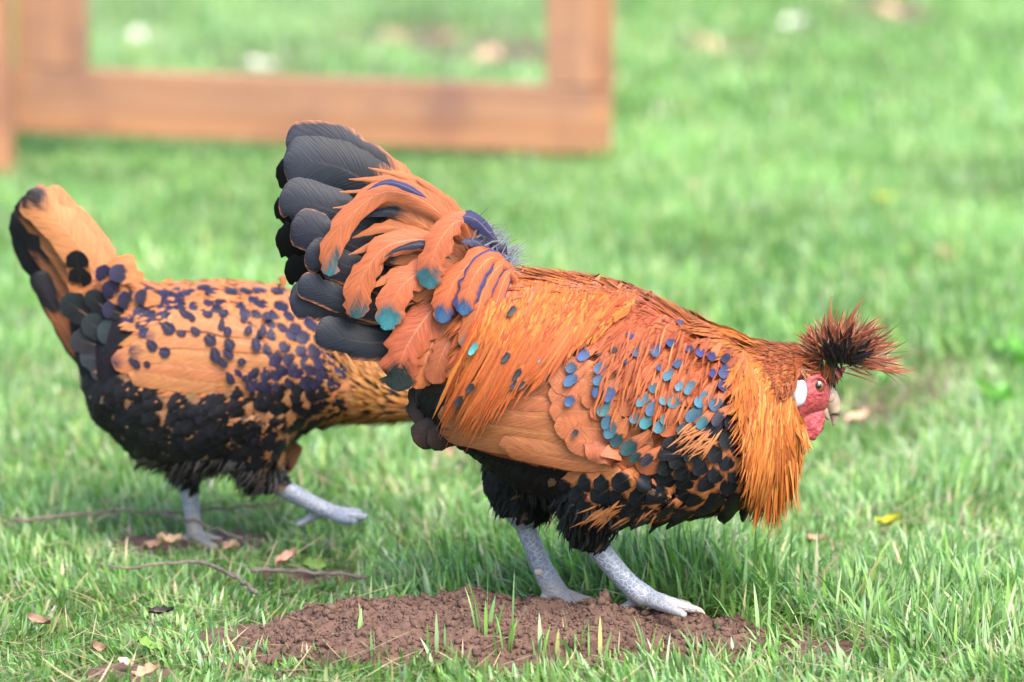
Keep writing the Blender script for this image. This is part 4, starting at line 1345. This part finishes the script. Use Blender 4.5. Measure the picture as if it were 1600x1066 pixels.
SADC = ((.66, .265, .048), GLD, (.52, .13, .020), (.44, .10, .018), (.60, .21, .035), (.36, .08, .018))
strands(R, 'saddle_hackle', [(785, 424), (830, 424), (880, 428), (930, 436), (985, 452), (1010, 466)], [(700, 642), (735, 652), (780, 620), (838, 594), (905, 555), (940, 520)],
        lambda s_: (10, -14), 1500, .36, 8.5, lambda s_, t: random.choice(SADC) if t > .20 else random.choice(((.50, .19, .085), (.46, .15, .055), (.56, .24, .12), SADC[1])), (.002, .0032, .002, .0165), (.04, .025, .02), .16, seg=8)
strands(R, 'saddle_hackle', [(800, 470), (850, 480), (900, 480), (940, 480)], [(708, 656), (746, 678), (795, 636), (850, 602)], lambda s_: (6, -8), 110, .5, 6, lambda s_, t: random.choice(((.46, .12, .025), (.52, .16, .04))), (.013, .005, .002, .021), (.05, .03, .02), .10, mirror=False, t_rng=(.3, .5), seg=8)
TOPL = [(700, 425), (740, 405), (800, 428), (870, 434), (940, 444), (1005, 466), (1066, 498), (1112, 528), (1150, 551), (1200, 550)]
def topl(a): return np.interp(a, [k[0] for k in TOPL], [k[1] for k in TOPL])
fill(R, 1300, lambda a, b, co: 770 < a < 1180 and b < topl(a) + random.expovariate(1 / 11), lambda a, b: random.choice(SADC + ((.54, .22, .11),)) if a < 980 else random.choice(((.36, .09, .03), (.30, .07, .02), GLD if a > 1040 else (.42, .14, .05))), 46, 6, lambda a, b: (-.84, .5) if a < 1060 else (-.9, .2), (.0035, .0070), 'ridge_hackle', seg=5)
# black flecks in the saddle
for a, b, c in ((757, 600, 0), (741, 616, 0), (820, 583, 0), (816, 597, 0), (830, 598, 0), (800, 560, 0), (853, 562, 1), (872, 558, 0), (754, 545, 2), (803, 495, 0)):
    d = math.radians(125)
    single(R, 'saddle_feather', [(a - 12 * math.cos(d), b - 12 * math.sin(d)), (a, b), (a + 10 * math.cos(d), b + 10 * math.sin(d))], 10, 'oval', .009 + .012 * min(1, max(0, (b - 480) / 110)), .011 + .012 * min(1, max(0, (b - 480) / 110)), n=10, nv=5, colA=(.50, .16, .035), colB=((.02, .02, .022), (.03, .10, .16), (.05, .2, .19))[c], tip=.25, camber=.3)
# reddish feathers of the upper back
strands(R, 'back_hackle', [(1000, 462), (1040, 478), (1080, 505), (1130, 545), (1150, 580)], [(905, 552), (940, 600), (990, 640), (1040, 650), (1085, 645)], lambda s_: (0, -10), 1100, .30, 7,
        lambda s_, t: random.choice(((.36, .085, .025), (.26, .055, .016), (.46, .14, .05), (.19, .04, .014))), (.002, .003, .002, .0128), (.03, .02, .025), .10)
# a last thin layer of reddish barbs between and over the spangles
strands(R, 'back_hackle', [(960, 520), (1010, 520), (1060, 530), (1100, 550), (1130, 580)], [(925, 640), (960, 680), (1010, 690), (1060, 670), (1100, 650)], lambda s_: (0, -8), 110, .24, 3.4,
        lambda s_, t: random.choice(((.28, .07, .02), (.22, .05, .015), (.34, .10, .03))), (.0120, .0012, .001, .0155), (.02, .015, .02), .06, mirror=False, t_rng=(0, .72))
# golden cape: the neck hackle falls over shoulder and breast
def hk(s_, t):
    if s_ < .25: return random.choice((GLD, (.50, .19, .045), (.44, .14, .035)))
    return random.choice((GLD, (.66, .29, .07), (.72, .34, .09), (.50, .17, .03), (.40, .11, .022), (.60, .24, .05)))
strands(R, 'neck_hackle', [(1196, 550), (1205, 560), (1213, 575), (1219, 590), (1225, 606), (1230, 622), (1236, 640)], [(1052, 518), (1085, 560), (1130, 625), (1142, 720), (1166, 796), (1204, 816), (1245, 712)],
        lambda s_: (8 + 12 * s_, -22 + 14 * s_), 2100, .40, 6.5, hk, (.002, .0036, .002, .0115), (.05, .03, .02), .06, seg=8)
strands(R, 'neck_hackle', [(1160, 560), (1175, 580), (1190, 600), (1205, 620), (1215, 640)], [(1115, 612), (1138, 680), (1150, 760), (1180, 818), (1222, 780)], lambda s_: (10, -10), 700, .55, 7, hk, (.006, .0045, .002, .0165), (.05, .03, .02), .05, t_rng=(.1, .5), seg=8)
# reddish neck feathers behind the head
strands(R, 'nape_feathers', [(1292, 562), (1275, 564), (1255, 570), (1240, 588)], [(1150, 542), (1158, 556), (1185, 590), (1208, 640)], lambda s_: (0, -6), 700, .36, 5,
        lambda s_, t: random.choice(((.40, .12, .03), (.30, .075, .025), (.46, .17, .05), (.16, .045, .02))), (.002, .003, .004, .006), (.02, .012, .01), .25)
fill(R, 420, lambda a, b, co: 1222 < a < 1300 and b < 583, lambda a, b: random.choice(((.26, .065, .018), (.20, .045, .014), (.36, .11, .03), (.05, .018, .01))), 26, 4.5, lambda a, b: (-.93, .36), (.001, .005), 'crown_feathers')
# little tuft over the ear
fb = FB()
for i in range(12):
    R.feather(fb, [(1247 + random.gauss(0, 2), 574), (1252 + random.gauss(0, 3), 584), (1257 + random.gauss(0, 3), 594 + random.gauss(0, 3))], 4, 'lance', .005, .007, n=5, nv=3, colA=jit(random.choice(((.50, .24, .10), (.04, .02, .02))), .2))
fb.build('ear_tuft', rooster, 'stuff')

# ---- crest: a burst of narrow feathers
def crest_feather(fb, a, b, ang, L_, W_, colA, colB=None, ts=2, y0=0, yd=0.0, droop=0.0):
    q = []
    for t in (0, .5, 1):
        an = ang + droop * t
        q.append(P(a + L_ * t * math.cos(an), b + L_ * t * math.sin(an), y0 + yd * t)[:])
    ss = tipspace(8)
    pts = catmull(q, 8, ss)
    fb.add(pts, np.tile([rng.normal(0, .3), -1, rng.normal(.2, .3)], (8, 1)), prof('lance', ss, L_ / 1918, W_ / 1918), colA, colB, tip=ts, vv=ss, nv=3, camber=.4, fray=.1)
RED = ((.25, .070, .036), (.28, .10, .052), (.17, .042, .024), (.285, .125, .07), (.27, .085, .042), (.28, .14, .085))
big = [(1300, 555, -97, 92, 8), (1306, 548, -72, 96, 9), (1290, 560, -120, 58, 8), (1296, 556, -106, 66, 7), (1280, 560, -140, 52, 7), (1312, 552, -62, 70, 7), (1318, 552, -50, 72, 8), (1325, 556, -38, 70, 8), (1328, 560, -26, 76, 8), (1330, 562, -14, 74, 8), (1330, 566, -4, 78, 8), (1330, 566, 6, 82, 7), (1330, 566, 16, 74, 7), (1326, 560, -20, 84, 7), (1275, 562, -160, 44, 7), (1300, 552, -88, 60, 8), (1284, 558, -128, 48, 8), (1310, 550, -80, 58, 8)]
for i, (a, b, an, L_, W_) in enumerate(big):
    fb = FB()
    crest_feather(fb, a, b, math.radians(an), L_, W_, jit((.07, .03, .02), .3), jit((.46, .24, .12) if i < 2 else random.choice(RED)), .30, random.uniform(-.012, .012), random.uniform(-.015, .015), random.uniform(-.1, .25))
    fb.build('crest_feather', rooster)
for i in range(120):
    fb = FB()
    s_ = random.random()
    an = -166 + 178 * s_ + random.gauss(0, 10)
    a, b = 1276 + 52 * s_ + random.gauss(0, 6), 563 + random.gauss(0, 6) - 12 * math.sin(math.pi * s_)
    L_ = (30 + 58 * s_ ** .9) * random.uniform(.5, 1.15)
    crest_feather(fb, a, b, math.radians(an), L_, random.uniform(3, 6.5), jit(random.choice(RED), .25), jit((.5, .27, .16), .2) if random.random() < .35 else None, .6, random.uniform(-.022, .02), random.uniform(-.03, .03), random.uniform(-.3, .25))
    fb.build('crest_feather', rooster)
fb = FB()
for i in range(620):
    s_ = random.random()
    an = -170 + 182 * s_ + random.gauss(0, 12)
    a, b = 1274 + 54 * s_ + random.gauss(0, 7), 564 + random.gauss(0, 7) - 12 * math.sin(math.pi * s_)
    L_ = (26 + 62 * s_ ** .9) * random.uniform(.4, 1.15)
    crest_feather(fb, a, b, math.radians(an), L_, random.uniform(1.4, 3.0), jit(random.choice(RED + ((.28, .16, .10), (.05, .02, .015))), .3), None, 2, random.uniform(-.024, .02), random.uniform(-.03, .03), random.uniform(-.5, .35))
fb.build('crest_down', rooster, 'stuff')
for i in range(46):                                          # black heart of the crest
    fb = FB()
    s_ = random.random()
    crest_feather(fb, 1300 + 32 * s_ + random.gauss(0, 5), 571 - 6 * s_ + random.gauss(0, 5), math.radians(-120 + 85 * s_ + random.gauss(0, 14)), random.uniform(24, 58), random.uniform(4, 9), jit(BLK, .3), jit(random.choice(((.008, .010, .016), (.008, .010, .016), (.16, .05, .03)))), .72, -.026 + random.uniform(-.006, .004), random.uniform(-.016, .002), random.uniform(-.15, .25))
    fb.build('crest_feather', rooster)
for i in range(30):                                          # tuft falling before the eye
    fb = FB()
    crest_feather(fb, 1298 + random.gauss(0, 5), 566 + random.gauss(0, 5), math.radians(82 + random.gauss(0, 14)), random.uniform(26, 48), 4.5, jit(random.choice(((.34, .11, .03), (.03, .02, .018), (.20, .06, .03))), .2), BLK, .7, -.019 + random.uniform(-.003, .002), .004, .1)
    fb.build('crest_feather', rooster)

# ================================================================== HEN
HY = 0.28
FAC[0] = (.54, .455, .43)
hen = empty('hen', P(305, 835, HY))
tag(hen, 'spotted orange and black hen walking behind the rooster with its head hidden', 'hen')
bm = bmesh.new()
loft_into(bm, [((150, 415), (108, 500), .018), ((195, 432), (118, 560), .034), ((250, 447), (150, 650), .058), ((320, 443), (225, 718), .072), ((385, 443), (325, 738), .078), ((445, 456), (412, 708), .074),
               ((498, 488), (478, 664), .062), ((540, 530), (540, 653), .044), ((595, 570), (600, 655), .031), ((645, 588), (648, 650), .025), ((680, 600), (682, 648), .020), ((706, 615), (704, 642), .010)], HY)
YHN, YHF = HY - .03, HY + .03
h_near = [P(425, 752, YHN), P(460, 772, YHN), P(500, 793, YHN), P(518, 800, YHN)]
h_far = [P(290, 735, YHF), P(297, 775, YHF), P(302, 815, YHF), P(306, 838, YHF)]
tube_into(bm, [P(392, 650, HY - .034), P(396, 700, HY - .036), P(404, 733, HY - .034), P(430, 755, YHN)], [.044, .032, .020, .0105])
tube_into(bm, [P(300, 660, HY + .035), P(292, 715, HY + .034), P(291, 745, YHF), P(293, 760, YHF)], [.05, .034, .017, .010])
tube_into(bm, h_near, [.0098, .0086, .0078, .0075], ns=14)
tube_into(bm, h_far, [.0095, .0086, .0078, .0075], ns=14)
toe(P(512, 798, YHN), P(540, 805, YHN - .004), P(575, 808, YHN - .006), .0066)
toe(P(510, 799, YHN), P(535, 812, YHN - .018), P(556, 816, YHN - .034), .0058)
toe(P(512, 797, YHN), P(540, 800, YHN + .016), P(564, 800, YHN + .03), .0058)
toe(P(512, 798, YHN), P(488, 808, YHN + .004), P(462, 822, YHN + .004), .0055)
toe(P(305, 836, YHF), P(325, 842, YHF - .004), P(350, 846, YHF - .004), .0062)
toe(P(305, 836, YHF), P(322, 848, YHF - .02), P(338, 856, YHF - .034), .0058)
toe(P(305, 836, YHF), P(325, 838, YHF + .02), P(345, 838, YHF + .03), .0058)
toe(P(305, 836, YHF), P(292, 842, YHF + .004), P(282, 848, YHF + .004), .0055)
Hn = Bird(hen, finish_body(bm), HY)
HOR = (.50, .215, .082)
HBK = (.0062, .0055, .0078)
HSP = (.0115, .0095, .025)
def h_black(px, py):
    line = [(0, 560), (130, 575), (250, 590), (365, 612), (400, 632), (430, 655), (470, 668), (520, 725), (700, 900)]
    return py > np.interp(px, [q[0] for q in line], [q[1] for q in line])
def h_colour(px, py, co):
    if h_black(px, py): return HBK
    if px < 225 and py > 468: return HBK
    return HOR
def h_skin(co, px, py):
    if py > 805: return 1
    if px > 418 and py > 752 - (px - 425) * .2: return 1
    if px < 350 and py > 752: return 1
    if px > 686: return 2
    return 0
h_skin.dust = 800
body_object(Hn, h_colour, h_skin)
def h_flow(px, py):
    if px > 520: return (-.9, -.35)
    if h_black(px, py): return (-.75, .65)
    return (-.93, .30)
fill(Hn, 2400, lambda a, b, co: h_black(a, b) and not h_skin(co, a, b), lambda a, b: HBK if random.random() > .10 else (.10, .065, .04), 36, 18, h_flow, (.0003, .0032), 'belly_down', kind='oval')
fill(Hn, 1500, lambda a, b, co: not h_black(a, b) and a < 530 and (a > 225 or b < 465), lambda a, b: HOR, 36, 14, h_flow, (.0005, .003), 'back_down')
fill(Hn, 1900, lambda a, b, co: a > 528 and not h_skin(co, a, b), lambda a, b: random.choice(((.56, .29, .10), (.62, .30, .08), (.42, .19, .06), (.60, .34, .14))) if random.random() > .07 else HBK, 34, 7, h_flow, (.0008, .006), 'neck_hackle')
# spangled feathers over back, shoulder, breast and thigh
hp = [(215, 450), (330, 436), (440, 440), (510, 490), (535, 540), (535, 640), (478, 668), (445, 705), (440, 745), (385, 745), (370, 700), (300, 650), (360, 612), (395, 600), (330, 520), (230, 520)]
hs = []
r_ = 0
for yy in np.arange(440, 752, 17.5):
    r_ += 1
    for xx in np.arange(205 + (r_ % 2) * 11, 545, 22.5):
        a, b = xx + random.gauss(0, 3.5), yy + random.gauss(0, 3)
        if inpoly(a, b, hp): hs.append((a, b))
# extra denser dark saddle near the tail and dark belly ones
for i in range(46):
    a, b = random.uniform(195, 290), random.uniform(440, 520)
    if b > 455 + (a - 195) * -.1: hs.append((a, b))
for i in range(70):
    a, b = random.uniform(400, 535), random.uniform(560, 740)
    if inpoly(a, b, [(400, 600), (470, 560), (535, 560), (535, 640), (478, 664), (445, 700), (440, 742), (400, 742), (385, 680)]): hs.append((a, b))
hs.sort(key=lambda q: q[0])
for i, (a, b) in enumerate(hs):
    k = (a - 200) / 340
    sz = 17 + 11 * max(0, (b - 450) / 300) + random.gauss(0, 1.5)
    dx, dy = (-.88, .42) if a < 430 else (-.5, .8)
    an = math.atan2(dy, dx) + random.gauss(0, .14); dx, dy = math.cos(an), math.sin(an)
    L_ = sz * 2.1
    if b < np.interp(a, [200, 330, 440, 520, 545], [452, 444, 445, 500, 540]) + 5: continue
    o_ = .0015 + .0022 * i / len(hs)
    single(Hn, 'body_feather', [(a - dx * L_ * .72, b - dy * L_ * .72), (a - dx * L_ * .2, b - dy * L_ * .2), (a + dx * L_ * .28, b + dy * L_ * .28)], sz * 1.25, 'oval', o_, o_ + .0012, n=12, nv=7, colA=jit(HOR if b < 620 else (.40, .20, .09), .12), colB=jit(HSP if b < 600 else HBK, .25, .1), tip=random.uniform(.48, .66), camber=.12, fray=.07)
# dark feathers with buff edges on the belly side
for i in range(60):
    a, b = random.uniform(180, 430), random.uniform(600, 725)
    if not inpoly(a, b, [(170, 590), (380, 620), (440, 690), (410, 735), (300, 735), (220, 690)]): continue
    an = math.radians(random.gauss(150, 12)); dx, dy = math.cos(an), math.sin(an); L_ = 52
    single(Hn, 'body_feather', [(a - dx * L_ * .6, b - dy * L_ * .6), (a, b), (a + dx * L_ * .4, b + dy * L_ * .4)], 30, 'oval', .002, .0045, n=10, nv=7, colA=jit((.34, .19, .095), .2), colB=jit(HBK, .2), tip=random.uniform(.20, .45), camber=.15, fray=.1)
# folded wing
for i, (pxs, w_, bl) in enumerate([([(440, 600), (340, 600), (205, 585)], 34, 0), ([(430, 585), (330, 580), (180, 562)], 38, 1), ([(420, 565), (330, 555), (205, 548)], 36, 1), ([(410, 545), (330, 532), (232, 528)], 36, 1), ([(400, 525), (340, 510), (265, 505)], 36, 0)]):
    o_ = .002 + .0010 * i
    single(Hn, 'flight_feather', pxs, w_, 'broad', o_, .0052 + .0008 * i, n=16, nv=7, colA=jit((.52, .245, .105), .05), colB=HSP if bl else None, tip=.90, colE=(.40, .17, .07), edge=.05, camber=.12, fray=.03)
for a, b, L_, an in ((330, 535, 24, 60), (338, 552, 26, 62), (346, 570, 26, 62), (354, 587, 22, 60), (360, 598, 16, 50), (245, 540, 26, 40), (258, 552, 20, 40), (215, 563, 26, 40), (226, 571, 20, 35), (312, 525, 20, 40), (270, 515, 24, 50), (280, 524, 20, 15), (348, 512, 20, 75), (352, 526, 20, 80), (358, 540, 18, 70), (366, 556, 20, 70), (376, 573, 20, 70), (383, 590, 20, 80), (392, 602, 22, 90), (380, 505, 22, 70), (390, 522, 20, 75), (398, 540, 22, 75), (325, 499, 24, 20), (350, 496, 20, 10), (300, 505, 22, 30), (288, 500, 20, 20), (410, 520, 20, 70), (415, 505, 18, 60)):
    a += random.gauss(0, 3); b += random.gauss(0, 3)
    an = math.radians(an + random.gauss(0, 14)); L_ *= random.uniform(.6, 1.0); dx, dy = math.cos(an) * L_ / 2, math.sin(an) * L_ / 2
    single(Hn, 'wing_spangle', [(a - dx, b - dy), (a, b), (a + dx, b + dy)], 15 * random.uniform(.65, 1.25), 'oval', (.0056 if b > 568 else .0066 if b > 545 else .0076 if b > 525 else .0082), (.0060 if b > 568 else .0070 if b > 545 else .0080 if b > 525 else .0086), n=12, nv=7, colA=jit(HSP, .2), camber=.0, fray=.08)
# tail
def htail(pxs, w_, y0, y1, cA, cB, ts, ew=-1, cE=None, label=None, tilt=(0, -1, .35)):
    plane_feather(Hn, 'tail_feather', pxs, HY + y0, HY + y1, w_, 'broad', tilt, n=16, nv=7, colA=cA, colB=cB, tip=ts, colE=cE, edge=ew, camber=.25, fray=.04, split=2)
htail([(150, 560), (84, 465), (27, 352)], 44, .02, .03, (.22, .09, .04), HBK, .45)
htail([(160, 540), (90, 445), (26, 336)], 44, .012, .02, HBK, HBK, 2)
htail([(170, 530), (95, 425), (28, 322)], 46, .004, .010, (.30, .13, .06), HBK, .55)
htail([(180, 515), (104, 400), (34, 308)], 50, -.004, -.002, (.42, .19, .08), HBK, .72, .06, (.10, .06, .04))
htail([(196, 500), (120, 380), (44, 298)], 62, -.012, -.016, (.52, .25, .105), HBK, .84)
htail([(200, 470), (148, 378), (70, 296)], 40, -.002, -.004, (.52, .24, .10), (.50, .23, .10), 2)
htail([(160, 600), (112, 530), (56, 425)], 34, .0, .004, (.30, .12, .05), HBK, .62, .3, HBK)
# tail coverts
for a, b, L_, W_, an, c in ((122, 415, 60, 34, -98, HBK), (125, 440, 56, 36, -95, HBK), (165, 430, 44, 26, -140, HSP), (190, 428, 50, 26, -170, HSP), (178, 455, 50, 30, 215, HSP), (150, 470, 50, 30, 220, (.007, .009, .011)), (118, 480, 64, 42, 215, (.006, .008, .010)), (150, 510, 60, 36, 200, (.006, .010, .013)), (175, 485, 40, 26, 200, HSP), (135, 535, 64, 40, 195, HBK), (175, 520, 60, 36, 190, (.006, .011, .014)), (150, 560, 64, 40, 188, (.006, .010, .012)), (185, 548, 60, 34, 185, (.006, .010, .013)), (205, 545, 50, 30, 180, HBK), (205, 505, 46, 30, 190, HBK), (225, 490, 44, 28, 180, HSP), (230, 515, 44, 28, 180, HSP), (165, 580, 60, 32, 180, HBK), (200, 470, 42, 26, 200, HSP), (225, 465, 38, 24, 190, HSP)):
    an = math.radians(an); dx, dy = math.cos(an), math.sin(an)
    dark = a + b * .6 < 480 and b > 465
    plane_feather(Hn, 'tail_covert', [(a - dx * L_ * .7, b - dy * L_ * .7), (a, b), (a + dx * L_ * .4, b + dy * L_ * .4)], HY - .036 - .00005 * (a - 110), HY - .041 - .00005 * (a - 110), W_ * 1.12, 'oval', (-.2, -1, .25), n=11, nv=7, colA=jit(HBK if dark else HOR, .1), colB=jit(c, .2), tip=.45, camber=.02, fray=.07)
plane_feather(Hn, 'tail_covert', [(150, 470), (185, 425), (214, 418)], HY - .03, HY - .036, 46, 'broad', (0, -1, .4), colA=HOR, camber=.4)
fill(Hn, 420, lambda a, b, co: 690 < b < 760 and 180 < a < 440 and not h_skin(co, a, b), lambda a, b: jit((.035, .03, .032)), 26, 5, lambda a, b: (-.5, .85), (.002, .010), 'thigh_fluff')
# hidden head still complete
bm = bmesh.new(); tube_into(bm, [P(700, 622, HY), P(712, 632, HY), P(720, 645, HY)], [.0055, .0048, .0008]); solid('beak', bm, M_BEAK, hen)
for y_ in (-.017, .017):
    ellipsoid('eye', P(688, 618, HY + y_), (.0045, .0035, .0048), M_IRIS, hen)
